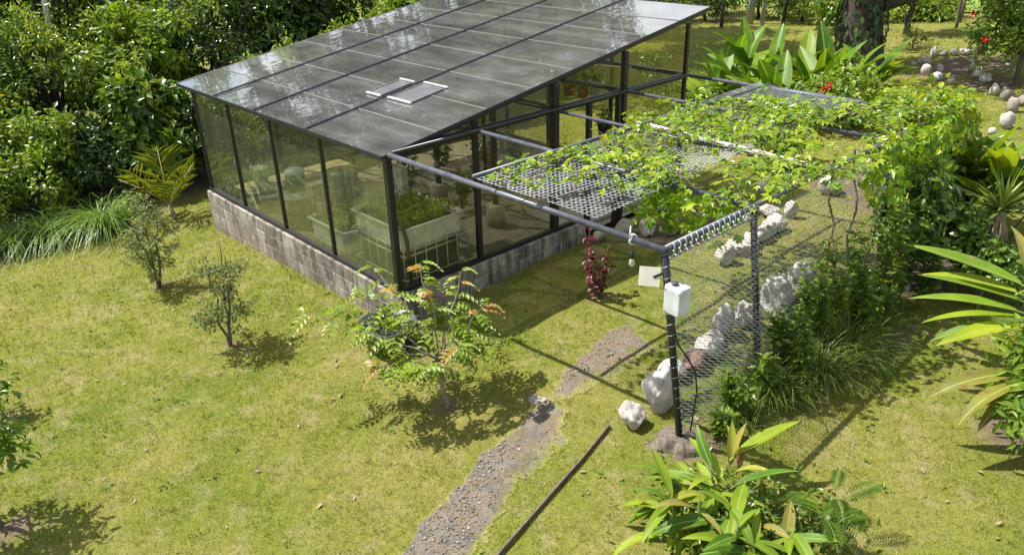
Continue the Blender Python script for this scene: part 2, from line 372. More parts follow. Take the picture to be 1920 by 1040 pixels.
xs = np.concatenate([[-600, -300, -150, -80, -55, -40, -30, -24, -20], np.arange(-17, 10.01, .13), [11, 13, 16, 20, 30, 50, 90, 180, 400]])
ys = np.concatenate([[-400, -180, -90, -50, -30, -20, -14, -11], np.arange(-9, 26.01, .16), [27, 28.5, 30, 33, 37, 42, 50, 65, 90, 140, 250, 500, 800]])
X, Y = np.meshgrid(xs, ys, indexing='ij')
Z = G(X, Y) + (vnoise(X, Y, .8)-.5)*.05 + (vnoise(X, Y, 3.1, 8)-.5)*.022
inside = (X > -5.9) & (X < .02) & (Y > -.02) & (Y < 6.1)
Z = np.where(inside, np.minimum(Z, .22), Z)
nx, ny = X.shape; I = np.arange(nx*ny).reshape(nx, ny)
F = np.stack([I[:-1, :-1], I[1:, :-1], I[1:, 1:], I[:-1, 1:]], -1).reshape(-1, 4)
me = np_mesh('ground', np.stack([X, Y, Z], -1).reshape(-1, 3), F, True)
a = me.attributes.new('bare', 'FLOAT', 'POINT'); a.data.foreach_set('value', bareness(X, Y).ravel().astype(np.float32))
tag(link('ground', me, m_ground), kind='structure')
def GZ(x, y): return G(x, y) + (vnoise(x, y, .8)-.5)*.05 + (vnoise(x, y, 3.1, 8)-.5)*.022
def gz(x, y): return float(GZ(x, y))

# worn gravel path: a thin skin with a ragged edge
gx = np.arange(2.0, 5.0, .03); gy = np.arange(-5.0, 2.7, .03); X, Y = np.meshgrid(gx, gy, indexing='ij')
pm = pathness(X, Y); I = np.arange(X.size).reshape(X.shape); mk = pm > .14; mk[:-1] |= mk[1:]; mk[:, :-1] |= mk[:, 1:]
F = np.stack([I[:-1, :-1], I[1:, :-1], I[1:, 1:], I[:-1, 1:]], -1)[mk[:-1, :-1]]
V = np.stack([X, Y, GZ(X, Y)+.005], -1).reshape(-1, 3)
used = np.unique(F); rm = np.full(len(V), -1); rm[used] = np.arange(len(used))
me = np_mesh('gravel_path', V[used], rm[F], True); a = me.attributes.new('wear', 'FLOAT', 'POINT'); a.data.foreach_set('value', pm.ravel()[used].astype(np.float32))
tag(link('gravel_path', me, m_path), kind='structure')

# pasture beyond the hedge
m_past, nt, b = newmat('pasture'); p = pos(nt)
col = ramp(nt, noise(nt, p, .5, 6, .65), [(.3, (.11, .20, .012)), (.7, (.19, .27, .02))])
col = mixc(nt, .5, col, ramp(nt, noise(nt, p, 9, 4), [(.3, (.6, .65, .5)), (.7, (1.3, 1.25, 1.2))]), 'MULTIPLY')
nt.links.new(col, b.inputs['Base Color']); b.inputs['Roughness'].default_value = .9; bump(nt, b, noise(nt, p, 30, 4), .8, .06)
X, Y = np.meshgrid(np.linspace(-30, 30, 40), np.linspace(30.5, 80, 40), indexing='ij'); I = np.arange(X.size).reshape(X.shape)
F = np.stack([I[:-1, :-1], I[1:, :-1], I[1:, 1:], I[:-1, 1:]], -1).reshape(-1, 4)
tag(link('pasture', np_mesh('pasture', np.stack([X, Y, G(X, Y)+.05+(Y-30.5)*.012], -1).reshape(-1, 3), F, True), m_past), kind='structure')

# ---------------------------------------------------------------- greenhouse
FX = [0, -1.59, -3.04, -4.46, -5.80]; SY = [0, 1.40, 2.91, 4.46, 6.05]
HW, HE = .60, 2.50
RS = .1578
def rz(y): return 2.47 + RS*y
gh = thing('greenhouse', (0, 0, .12), 'black steel framed greenhouse with a smoked sloping roof on a block wall', 'greenhouse')
# block walls, each block a piece standing proud of the mortar
def block_wall(axis, lo, hi, at, outn, zlow):
    mb = MB()
    if axis == 0: mb.box(((lo+hi)/2, at-outn*.0, .1), (hi-lo-.02, .126, .985))
    else: mb.box((at, (lo+hi)/2, .1), (.126, hi-lo-.02, .985))
    core = mb.build('base_wall', m_mortar, gh)
    for c in range(5):
        z1 = HW - c*.2; off = .2 if c % 2 else 0; s = lo - off
        while s < hi-.05:
            a = max(s, lo); e = min(s+.4, hi); s += .4
            if e-a < .06: continue
            mid = (a+e)/2
            px, py = (mid, at) if axis == 0 else (at, mid)
            if z1 < max(gz(px-.1, py-.1), gz(px+.1, py+.1), gz(px, py))-.06: continue
            mb = MB(); j = (random.random()-.5)*.006
            L = e-a-.005; d = (L, .134+j, .195) if axis == 0 else (.134+j, L, .195)
            mb.box((0, 0, 0), d)
            me = mb.mesh('block', None, o=Vector((0, 0, 0)))
            o = link('block', me, m_block, core, Vector((px, py, z1-.1))-origin(core))
            bv = o.modifiers.new('bevel', 'BEVEL'); bv.width = .010; bv.segments = 1
block_wall(0, -5.90, .085, -.01, -1, 0)
block_wall(1, .07, 3.55, .01, 1, 0)
block_wall(1, .07, 6.0, -5.83, -1, 0)
block_wall(0, -5.75, -.08, 6.08, 1, 0)
def bar(name, a, b, wd, hd, m=m_black, par=None, up=(0, 0, 1)):
    return MB().bar(a, b, wd, hd, up).build(name, m, par or gh, bevel=.004)
# sills
bar('sill', (-5.86, .0, .632), (.035, .0, .632), .075, .06)
bar('sill', (.0, .04, .63), (.0, 3.5, .63), .07, .056)
bar('sill', (-5.82, .04, .632), (-5.82, 6.0, .632), .07, .06)
bar('sill', (-5.75, 6.07, .632), (-.05, 6.07, .632), .07, .06)
# posts
for i, x in enumerate(FX):
    wd = .085 if i == 0 else .052
    bar('post', (x, 0, .662), (x, 0, HE-.115), wd, wd, up=(0, 1, 0))
    bar('post', (x, 6.06, .662 if i else .3), (x, 6.06, rz(6.06)-.09), .06, .06, up=(0, 1, 0))
for y, wd in zip(SY[1:4], (.07, .105, .085)):
    bar('post', (0, y, .658 if y < 3.5 else .25), (0, y, rz(y)-.075), wd, wd, up=(0, 1, 0))
    bar('post', (-5.81, y, .662), (-5.81, y, rz(y)-.09), .06, .06, up=(0, 1, 0))
bar('door_post', (.0, 3.66, .25), (.0, 3.66, HE-.055), .075, .075, up=(0, 1, 0))
bar('door_post', (.0, 4.34, .25), (.0, 4.34, HE-.055), .08, .07, up=(0, 1, 0))
# eave beams: a pipe outside, a flat behind
bar('eave_beam', (-.012, .05, HE-.07), (-.012, .55, HE-.07), .05, .06)
bar('eave_beam', (-.012, .55, HE-.02), (-.012, 6.02, HE-.02), .05, .09)
MB().tube([(.080, .03, HE+.005), (.080, 6.08, HE+.005)], .028, 10).build('eave_pipe', m_black, gh, True)
bar('eave_beam', (-5.81, .05, HE-.07), (-5.81, 6.02, HE-.07), .06, .06)
bar('eave_beam', (-5.84, 0.0, HE-.078), (.03, 0.0, HE-.078), .06, .07)
for y in SY[1:]:
    bar('tie_beam', (-5.77, y, HE), (-.045, y, HE), .05, .075)
# interior columns on round concrete footings
for x in (-1.35, -2.88, -4.42):
    c = bar('column', (x, 2.91, .70), (x, 2.91, rz(2.91)-.09), .075, .075, up=(0, 1, 0))
    MB().lathe((x, 2.91, 0), [(.155, .30), (.16, .5), (.15, .69), (.13, .70)], 24).build('footing', m_conc, c, True)
# roof: rafters, sheets, pale laps, dark caps
RX = [-6.25, -4.74, -3.34, -1.79, .02]; RY = np.linspace(-.07, 6.62, 9)
sl_ = math.atan(RS); RM = Matrix.Rotation(sl_, 3, 'X'); nrm = Vector((0, -math.sin(sl_), math.cos(sl_)))
for x in (-6.0, -4.74, -3.34, -1.79, -.03):
    bar('rafter', (x, -.03, rz(-.03)-.040), (x, 6.58, rz(6.58)-.040), .05, .06)
for i in range(4):
    for j in range(8):
        x0, x1 = RX[i]+.003, RX[i+1]-.003; y0, y1 = RY[j]+.002, RY[j+1]-.002
        ym = (y0+y1)/2; lift = random.uniform(0, .004)
        t_ = (random.uniform(-.004, .004), random.uniform(-.003, .003))
        mb = MB().box((0, 0, 0), (x1-x0, (y1-y0)/math.cos(sl_), .008), RM @ Matrix.Rotation(t_[0], 3, 'X') @ Matrix.Rotation(t_[1], 3, 'Y'))
        me = mb.mesh('roof_panel', None, o=Vector((0, 0, 0)))
        link('roof_panel', me, m_roof, gh, Vector(((x0+x1)/2, ym, rz(ym)+.012+lift))-origin(gh))
for j in range(1, 8):
    y = RY[j]
    MB().box((-3.11, y, rz(y)+.0215), (6.26, .013, .006), RM).build('lap_strip', m_alu, gh)
for x in RX[1:-1]:
    bar('rafter_cap', (x, -.08, rz(-.08)+.036), (x, 6.63, rz(6.63)+.036), .026, .022, m_cap)
MB().bar((-6.26, -.085, rz(-.085)), (.03, -.085, rz(-.085)), .02, .05).build('fascia', m_cap, gh)
bar('fascia', (.032, -.07, rz(-.07)), (.032, 6.6, rz(6.6)), .016, .05, m_cap)
bar('fascia', (-6.265, -.07, rz(-.07)), (-6.265, 6.6, rz(6.6)), .016, .05, m_alu)
bar('fascia', (-6.26, 6.635, rz(6.635)), (.03, 6.635, rz(6.635)), .02, .05, m_cap)
# glass panes
def pane(corners, m, th=.005):
    c = [Vector(q) for q in corners]; n = (c[1]-c[0]).cross(c[-1]-c[0]).normalized()*th/2; k = len(c)
    mb = MB(); mb.add([q-n for q in c]+[q+n for q in c], [tuple(range(k-1, -1, -1)), tuple(range(k, 2*k))]+[(i, (i+1) % k, k+(i+1) % k, k+i) for i in range(k)])
    return mb.build('glass_pane', m, gh)
for i in range(4):
    a, b_ = FX[i+1]+.027, FX[i]-(.044 if i == 0 else .027)
    pane([(a, .002*i, .663), (b_, .003, .663), (b_, .0, HE-.113), (a, .0, HE-.113)], m_glass)
    pane([(a, 6.06, .663), (b_, 6.06, .663), (b_, 6.06, HE-.04), (a, 6.06, HE-.04)], m_clear)
    pane([(a, 6.06, HE+.04), (b_, 6.06, HE+.04), (b_, 6.06, rz(6.06)-.08), (a, 6.06, rz(6.06)-.08)], m_clear)
for k in range(4):
    a, b_ = SY[k]+.05, SY[k+1]-.055
    for x, m in ((0, m_clear), (-5.81, m_glass)):
        if not (x == 0 and k in (2,)):
            pane([(x, a, .66), (x, b_, .66), (x, b_, HE-.052), (x, a, HE-.052)], m)
        if k == 0: pane([(x, .5, HE+.052), (x, b_, HE+.052), (x, b_, rz(b_)-.075)], m)
        else: pane([(x, a, HE+.052), (x, b_, HE+.052), (x, b_, rz(b_)-.075), (x, a, rz(a)-.075)], m)
# gravel floor
X, Y = np.meshgrid(np.linspace(-5.74, -.06, 60), np.linspace(.06, 5.99, 60), indexing='ij'); I = np.arange(X.size).reshape(X.shape)
F = np.stack([I[:-1, :-1], I[1:, :-1], I[1:, 1:], I[:-1, 1:]], -1).reshape(-1, 4)
tag(link('greenhouse_floor', np_mesh('greenhouse_floor', np.stack([X, Y, .335+(vnoise(X, Y, 2.2)-.5)*.05], -1).reshape(-1, 3), F, True), m_floor), kind='structure')

# ---------------------------------------------------------------- leaves
T_DIA = (np.array([(0, 0, 0), (-.5, .45, .12), (0, 1, -.06), (.5, .45, .12)], float), np.array([(0, 3, 2), (0, 2, 1)]))
T_OVAL = (np.array([(0, 0, 0), (-.42, .3, .10), (-.36, .66, .06), (0, 1, -.14), (.36, .66, .06), (.42, .3, .10), (0, .5, 0)], float),
          np.array([(0, 5, 6), (5, 4, 6), (4, 3, 6), (0, 6, 1), (1, 6, 2), (2, 6, 3)]))
T_OV4 = (np.array([(0, 0, 0), (-.45, .42, .11), (0, 1, -.12), (.45, .42, .11), (0, .5, 0)], float), np.array([(0, 3, 4), (3, 2, 4), (0, 4, 1), (1, 4, 2)]))
T_LOBE = (np.array([(0, 0, 0), (-.34, .02, .04), (-.62, .52, -.08), (-.24, .50, .05), (0, 1.05, -.16), (.24, .50, .05), (.62, .52, -.08), (.34, .02, .04)], float),
          np.array([(0, 3, 2), (0, 2, 1), (0, 4, 3), (0, 5, 4), (0, 6, 5), (0, 7, 6)]))
def unit(v): return v/np.maximum(np.linalg.norm(v, axis=-1, keepdims=True), 1e-9)
def rdir(r, n): return unit(r.normal(size=(n, 3)))
def leaves(P, D, Nn, S, T=T_DIA, W=.6):
    P = np.asarray(P, float); D = unit(D); Nn = unit(Nn - D*np.sum(Nn*D, -1, keepdims=True)); Xv = np.cross(D, Nn)
    tv, tf = T; n = len(P); S = np.broadcast_to(S, (n,))[:, None, None]; W = np.broadcast_to(W, (n,))[:, None, None]
    V = P[:, None, :] + S*(tv[None, :, 0:1]*W*Xv[:, None, :] + tv[None, :, 1:2]*D[:, None, :] + tv[None, :, 2:3]*Nn[:, None, :])
    F = tf[None]+(np.arange(n)*len(tv))[:, None, None]
    return V.reshape(-1, 3), F.reshape(-1, tf.shape[1])
def leafobj(name, P, D, Nn, S, m, parent, T=T_DIA, W=.6):
    V, F = leaves(P, D, Nn, S, T, W)
    return link(name, np_mesh(name, V-np.array(origin(parent)), F), m, parent)
def clumps(r, c, rad, nclump, nleaf, cr, lo=.35, flat=0, zmin=None):
    d = rdir(r, nclump); d[:, 2] = np.where(d[:, 2] < -.55, -d[:, 2], d[:, 2])
    cc = np.array(c)+d*np.array(rad)*(lo+(1-lo)*r.random((nclump, 1))**.5)*(.72+.55*r.random((nclump, 1)))
    idx = r.integers(0, nclump, nleaf); sz = cr*(.6+.8*r.random(nclump))
    off = rdir(r, nleaf)*(r.random((nleaf, 1))**.45)*sz[idx][:, None]*np.array([1, 1, .8])
    P = cc[idx]+off
    Nn = unit(unit(off)*.55+d[idx]*.35+np.array([0, 0, .65])+r.normal(size=(nleaf, 3))*.38)
    D = rdir(r, nleaf)+unit(off)*.7-np.array([0, 0, .35])
    if zmin is not None: P[:, 2] = np.maximum(P[:, 2], zmin+r.random(nleaf)*.15)
    return cc, P, D, Nn
def wob(a, b, n, amp, r):
    a = np.array(a, float); b = np.array(b, float)
    pts = [a+(b-a)*t+(r.normal(size=3)*amp*math.sin(math.pi*t)) for t in np.linspace(0, 1, n)]
    return pts
def tree(name, label, cat, x, y, h, rad, m, bark, seed, nclump=30, nleaf=4000, cr=.5, ls=.16, trunk_r=.12, stem_h=.45, T=T_DIA, W=.6, group=None, lean=(0, 0), cz=None, zlow=True, young=None):
    r = np.random.default_rng(seed); z = gz(x, y)
    root = thing(name, (x, y, z), label, cat, group)
    ccz = z+h-rad[2]*.8 if cz is None else z+cz
    c = np.array([x+lean[0], y+lean[1], ccz])
    cc, P, D, Nn = clumps(r, c, rad, nclump, nleaf, cr, zmin=z+.05 if zlow else None)
    mb = MB(); top = (x+lean[0]*.6, y+lean[1]*.6, z+h*stem_h+.01)
    tp = wob((x, y, z-.1), top, 6, trunk_r*.5, r); mb.tube(tp, list(np.linspace(trunk_r*1.25, trunk_r*.75, 6)), 8)
    for k in r.permutation(nclump)[:max(4, nclump//3)]:
        mb.tube(wob(top, cc[k], 4, .1, r), [trunk_r*.6, trunk_r*.4, trunk_r*.28, trunk_r*.12], 5, False)
    mb.build('trunk', bark, root, True)
    sz = ls*(.6+.8*r.random(len(P)))
    if young is not None:
        yk = (r.random(len(P)) < .10) | (vnoise(P[:, 0]+P[:, 2]*.7, P[:, 1]+P[:, 2]*.7, 2.2, seed) > .66)
        leafobj('young_leaves', P[yk], D[yk], Nn[yk], sz[yk]*.9, young, root, T, W); P, D, Nn, sz = P[~yk], D[~yk], Nn[~yk], sz[~yk]
    leafobj('crown', P, D, Nn, sz, m, root, T, W)
    return root

# ---------------------------------------------------------------- pergola beside the greenhouse, with chain-link laid over and hung down
PO, PI_ = 4.11, 1.58
pg = thing('pergola', (4.1, .2, g1(4.1, .2)), 'grey pipe pergola with chain link mesh leaning on the greenhouse side', 'pergola')
def pipe(name, a, b, r=.028, m=m_grey, par=None):
    return MB().tube([a, b], r, 10).build(name, m, par or pg, True)
pipe('cross_pipe', (.112, -.03, HE+.005), (PO+.02, 0, HE), .032)
pipe('cross_pipe', (.112, 1.40, HE), (PO-.03, 1.40, HE), .028)
MB().bar((1.45, 2.98, HE+.045), (4.0, 2.80, HE+.05), .07, .035).build('timber_batten', m_pale, pg, bevel=.006)
pipe('cross_pipe', (.112, 2.91, HE-.02), (PO-.03, 2.91, HE-.02), .024)
pipe('cross_pipe', (.112, 4.46, HE), (PO-.03, 4.46, HE), .026)
pipe('cross_pipe', (.112, 6.05, HE), (PO, 6.05, HE), .028)
pipe('long_pipe', (PI_, .03, HE+.055), (PI_, 6.05, HE+.055), .026)
pipe('long_pipe', (PO, .03, HE+.002), (PO, 6.05, HE), .03)
def chain(name, O, U, Vv, nu, nv, nrm, parent, sag=0, r=.0028, skip=None, thick=1, m=None):
    # woven diamond mesh: nu zigzag wires along U, each with nv half-diamonds along V
    O = np.array(O); U = np.array(U); Vv = np.array(Vv); nrm = np.array(nrm, float); vs = []; fs = []; n0 = 0
    for i in range(nu):
        j = np.arange(nv+1); a = (i + (j % 2))/nu; bb = j/nv
        P = O+a[:, None]*U+bb[:, None]*Vv
        P += nrm*(np.where(j % 2, 1, -1)*.004)[:, None]
        wv = vnoise(a*3, bb*3, 1.7, i*0)*.03
        P += nrm*(wv-.015-sag*np.sin(np.pi*np.clip(a, 0, 1))*np.sin(np.pi*bb))[:, None]
        keep = np.ones(nv+1, bool) if skip is None else ~skip(P)
        
        for k in range(nv):
            if keep[k] and keep[k+1]:
                rr = r*(1.15 if k % 2 == thick else .62); s1 = np.cross(P[k+1]-P[k], nrm); s1 = s1/np.linalg.norm(s1)
                o3 = [s1*rr, -s1*rr*.5+nrm*rr*.87, -s1*rr*.5-nrm*rr*.87]; vs.append(np.array([P[k]+q for q in o3]+[P[k+1]+q for q in o3]))
                for e in range(3): fs.append((n0+e, n0+(e+1) % 3, n0+3+(e+1) % 3, n0+3+e))
                n0 += 6
    V = np.concatenate(vs)-np.array(origin(parent)); fs = np.array(fs); us = np.unique(fs); rm = np.full(len(V), -1); rm[us] = np.arange(len(us))
    return tag(link(name, np_mesh(name, V[us], rm[fs]), m or m_wire, parent), kind='stuff')
chain('roof_mesh', (PI_+.02, .04, HE+.055), (1.72, 0, 0), (-.25, 5.98, 0), 27, 182, (0, 0, 1), pg, .09, .0031, m=m_wire2)
chain('side_mesh', (PO+.05, .03, HE-.05), (0, 2.86, 0), (.14, .22, -1.98), 43, 60, (1, 0, 0), pg, .02, .0034, thick=0)
chain('side_mesh', (PO+.05, 2.95, HE-.05), (0, 3.05, 0), (.14, .22, -1.98), 45, 60, (1, 0, 0), pg, .02, .0034, thick=0)
posts = [((PO, .02, HE-.02), (4.28, .28)), ((PO, 1.42, HE-.02), (4.26, 1.72)), ((PO, 4.44, HE-.02), (4.24, 4.66)), ((PO, 6.03, HE-.02), (4.2, 6.2))]
for (tx, ty, tz), (bx, by) in posts:
    bz = gz(bx, by)
    pst = pipe('post', (bx, by, bz-.1), (tx, ty, tz), .034, m_black)
    # lacing wire wound round the post
    pts = []
    for k in range(0, 241):
        t = k/240; c = Vector((bx, by, bz)).lerp(Vector((tx, ty, tz)), .17+.83*t); an = t*2*math.pi*15
        pts.append(c+Vector((math.cos(an)*.038, math.sin(an)*.038, 0)))
    MB().tube(pts, .0042, 4).build('lacing_wire', m_wire2, pst, True)
# wire ties hung along the outer pipe
for k in range(16):
    y = .10+k*.085
    pts = [(PO+math.cos(a)*.042, y+.012*math.sin(a*2), HE-.035+math.sin(a)*.075) for a in np.linspace(-2.6, 1.2, 9)]
    MB().tube(pts, .006, 5).build('wire_tie', m_wire, pg, True)
# footing: lump of soil and concrete round the near post
r_ = np.random.default_rng(5); mb = MB(); n = 44; rings = [(.0, .12), (.06, .125), (.12, .125), (.16, .115), (.19, .09), (.21, .05), (.235, .01), (.28, -.02), (.34, -.06)]
vs = []
for q, (rr, zz) in enumerate(rings):
    for k in range(n):
        a = 2*math.pi*k/n; j = 1+.20*math.sin(a*2+1)+.12*math.sin(a*5); px, py = rr*j*math.cos(a), rr*j*math.sin(a)
        nz = mnoise.noise(Vector((px*14, py*14, q*.1)))*.030+mnoise.noise(Vector((px*34, py*34, 3)))*.018
        vs.append((4.30+px*(1+nz), .24+py*(1+nz), g1(4.3, .24)+zz+nz))
fs = [(i*n+k, i*n+(k+1) % n, (i+1)*n+(k+1) % n, (i+1)*n+k) for i in range(len(rings)-1) for k in range(n)]
m_mound = simple('post_mound_soil', (.13, .105, .078), .95, 0, .55, 22, 1.0)
mb.add(vs, fs).build('post_footing', m_mound, pg, True)

# white switch box and pale panel on the near post
m_boxw = simple('weathered_box_plastic', (.50, .52, .54), .5, 0, .18, 9)
bx = thing('junction_box', (4.30, -.06, 2.02), 'white plastic junction box fixed to the near pergola post', 'junction box')
Rz = Matrix.Rotation(math.radians(-6), 3, 'Z')
MB().box((4.275, .015, 2.09), (.185, .14, .25), Rz).build('box_body', m_boxw, bx, bevel=.014)
MB().box((4.283, -.068, 2.09), (.175, .022, .24), Rz).build('lid', m_boxw, bx, bevel=.008)
for sx_ in (-1, 1):
    for sz_ in (-1, 1): MB().box((4.283+.072*sx_, -.080-.007*sx_, 2.09+.104*sz_), (.014, .006, .014), Rz).build('screw', m_wire, bx)
MB().lathe((4.25, .0, 2.2255), [(.03, 0), (.034, .012), (.02, .02)], 14).build('cable_gland', m_bucket, bx, True)
MB().tube([(4.25, .02, 1.96), (4.255, .03, 1.80), (4.29, .06, 1.62), (4.33, .17, 1.45), (4.36, .28, 1.25), (4.345, .36, 1.0), (4.32, .38, .75), (4.31, .36, gz(4.3, .4))], .008, 6).build('power_cable', m_hose, bx, True)
sp = thing('flat_panel', (4.02, -.05, 2.2), 'small pale square panel on the near post left of the white box', 'panel')
Mp = Matrix.Rotation(math.radians(32), 3, 'Z') @ Matrix.Rotation(math.radians(-22), 3, 'X')
MB().box((4.02, -.05, 2.235), (.185, .012, .17), Mp).build('panel_face', m_solar, sp, bevel=.002)
MB().bar((4.05, -.035, 2.235), (4.13, .035, 2.29), .02, .02).build('bracket', m_black, sp)
# festoon: wire and bulbs under the front pipe
def bulb(x, y, z, label):
    t = thing('festoon_bulb', (x, y, z), label, 'light bulb', 'festoon bulbs under the pergola')
    MB().lathe((x, y, z), [(.004, .16), (.005, .09), (.020, .085), (.022, .03), (.017, .015)][::-1], 12).build('socket', m_black2, t, True)
    MB().lathe((x, y, z-.065), [(.005, 0), (.022, .012), (.028, .035), (.022, .06), (.014, .078)], 14).build('bulb', m_bulb, t, True)
bulb(3.78, .0, 2.30, 'clear bulb in a black socket hanging under the front pipe')
bulb(3.78, 1.40, 2.30, 'clear bulb hanging in line behind the corner of the pergola')
tg = thing('white_ribbon', (3.78, 0, 2.5), 'white ribbon tied round the front pipe of the pergola', 'ribbon')
pts = [(3.78+.01*math.sin(a*3), math.cos(a)*.042, 2.5+math.sin(a)*.042) for a in np.linspace(0, 2*math.pi, 13)]
MB().tube(pts, .011, 5).build('loop', m_white, tg, True)
MB().tube([(3.78, -.04, 2.52), (3.775, -.035, 2.58), (3.765, -.02, 2.63)], [.012, .010, .004], 5).build('tail', m_white, tg, True)

# ---------------------------------------------------------------- rocks
m_rock, nt, b = newmat('white_limestone'); p = pos(nt); oi = nt.nodes.new('ShaderNodeObjectInfo')
tcn = nt.nodes.new('ShaderNodeTexCoord').outputs['Object']
base = ramp(nt, oi.outputs['Random'], [(0, (.33, .30, .265)), (.5, (.48, .45, .415)), (1, (.60, .575, .545))])
col = mixc(nt, .85, base, ramp(nt, noise(nt, p, 7, 7, .7), [(.3, (.48, .44, .40)), (.5, (1, .98, .95)), (.75, (1.25, 1.22, 1.2))]), 'MULTIPLY')
col = mixc(nt, ramp(nt, noise(nt, p, 5.5, 6, .75), [(.45, 0), (.85, .8)]), col, (.19, .155, .115))
nt.links.new(col, b.inputs['Base Color']); b.inputs['Roughness'].default_value = .92; bump(nt, b, noise(nt, p, 28, 7, .7), .8, .02)
m_rock2 = simple('reddish_stone', (.25, .135, .105), .92, 0, .45, 9, .6)
m_rock3 = simple('brown_grey_stone', (.235, .205, .165), .92, 0, .45, 6, .6)
def rock(x, y, w_, h, label, m=None, seed=0, sub=3, group=None, yaw=None, depth=.8, sink=.12):
    r = np.random.default_rng(seed+11); bm = bmesh.new(); bmesh.ops.create_icosphere(bm, subdivisions=sub, radius=1)
    pl = [(Vector(rdir(r, 1)[0]), r.uniform(.62, .88)) for _ in range(11)]; o = Vector(r.normal(size=3)*9)
    for v in bm.verts:
        q = v.co.copy()
        for nn, d in pl:
            e = q.dot(nn)-d
            if e > 0: q -= nn*e*.93
        q += q.normalized()*(mnoise.noise(q*1.7+o)*.15+mnoise.noise(q*4.5+o)*.085+mnoise.noise(q*11+o)*.045)
        v.co = q
    zs = [v.co.z for v in bm.verts]; xs_ = [v.co.x for v in bm.verts]; sxx = w_/(max(xs_)-min(xs_)); sz = h*(1+sink)/(max(zs)-min(zs))
    for v in bm.verts: v.co = Vector((v.co.x*sxx, v.co.y*sxx*depth, (v.co.z-min(zs))*sz))
    me = bpy.data.meshes.new('rock'); bm.to_mesh(me); bm.free()
    for p_ in me.polygons: p_.use_smooth = True
    ob = link('rock', me, m or m_rock, None, (x, y, gz(x, y)-h*sink), (0, 0, r.uniform(-.5, .5)-.8 if yaw is None else yaw))
    return tag(ob, label, 'rock', group)
FR = [(3.71, .22, .27, .28, 'white angular rock at the end of the wooden edging board', None),
      (3.73, .62, .36, .50, 'tallest white boulder leaning beside the near pergola post', None),
      (3.52, 1.16, .30, .24, 'small white rock just behind the black pergola post', None),
      (3.58, 1.47, .32, .25, 'reddish brown rock in the row beside the near post', m_rock2),
      (3.53, 1.84, .38, .27, 'wide white rock next to the reddish one in the row', None),
      (3.40, 2.32, .29, .44, 'narrow upright white rock behind the chain link', None),
      (3.46, 2.76, .36, .32, 'grey white rock left of the second pergola post behind mesh', None),
      (3.55, 3.32, .44, .46, 'big leaning rock right of the second pergola post', None),
      (3.50, 4.05, .40, .38, 'white rock half hidden by weeds beyond the second post', None),
      (2.27, 4.10, .31, .31, 'white rock on the grass below the second post top, nearest of its curve', None),
      (2.28, 4.55, .40, .20, 'long low white rock, second of the curve under the pergola', None),
      (2.28, 5.12, .30, .27, 'white rock, third of the curve under the pergola', None),
      (2.20, 5.62, .35, .26, 'white rock, fourth of the curve under the pergola', None),
      (2.12, 6.25, .20, .29, 'small upright rock, farthest of the curve under the pergola', None),
      (1.78, 6.15, .37, .20, 'flat white rock beside the far end of the curve', None),
      (3.56, 3.70, .36, .28, 'rough grey rock between the leaning rock and the weedy one', m_rock3), (3.47, 2.08, .24, .18, 'little white rock squeezed behind the wide white one', None), (2.26, 4.86, .30, .22, 'knobbly white rock touching the long low one', None), (2.24, 5.38, .28, .24, 'knobbly rock between the third and fourth of the curve', None),
      (1.62, 5.72, .20, .14, 'smallest white rock on the grass under the pergola', None)]
for i, (x, y, ww, hh, lb, m) in enumerate(FR): rock(x, y, ww*1.12, hh*1.05, lb, m, 20+i, 4, 'rocks edging the path under the pergola')
IRK = [(.22, 3.72, .28, .18, 'low brown stone at the end of the greenhouse side wall', m_rock3),
       (.36, 4.16, .42, .27, 'brown grey rock by the greenhouse door, left of the pale one', m_rock3),
       (.66, 4.40, .36, .29, 'pale domed rock bordering the soil bed below the mesh', None),
       (.98, 4.64, .33, .24, 'mossy grey rock right of the pale domed one', m_rock3),
       (.20, 5.25, .58, .32, 'largest brown rock against the greenhouse under the mesh', m_rock3),
       (1.05, 5.28, .20, .16, 'small tan stone at the right end of the soil bed', m_rock3),
       (2.10, 7.60, .42, .30, 'round white rock beyond the pergola behind the fence weeds', None),
       (1.12, 7.10, .26, .19, 'small white rock seen through the vine gap', None)]
for i, (x, y, ww, hh, lb, m) in enumerate(IRK): rock(x, y, ww, hh, lb, m, 60+i, 3, 'rocks bordering the soil bed')
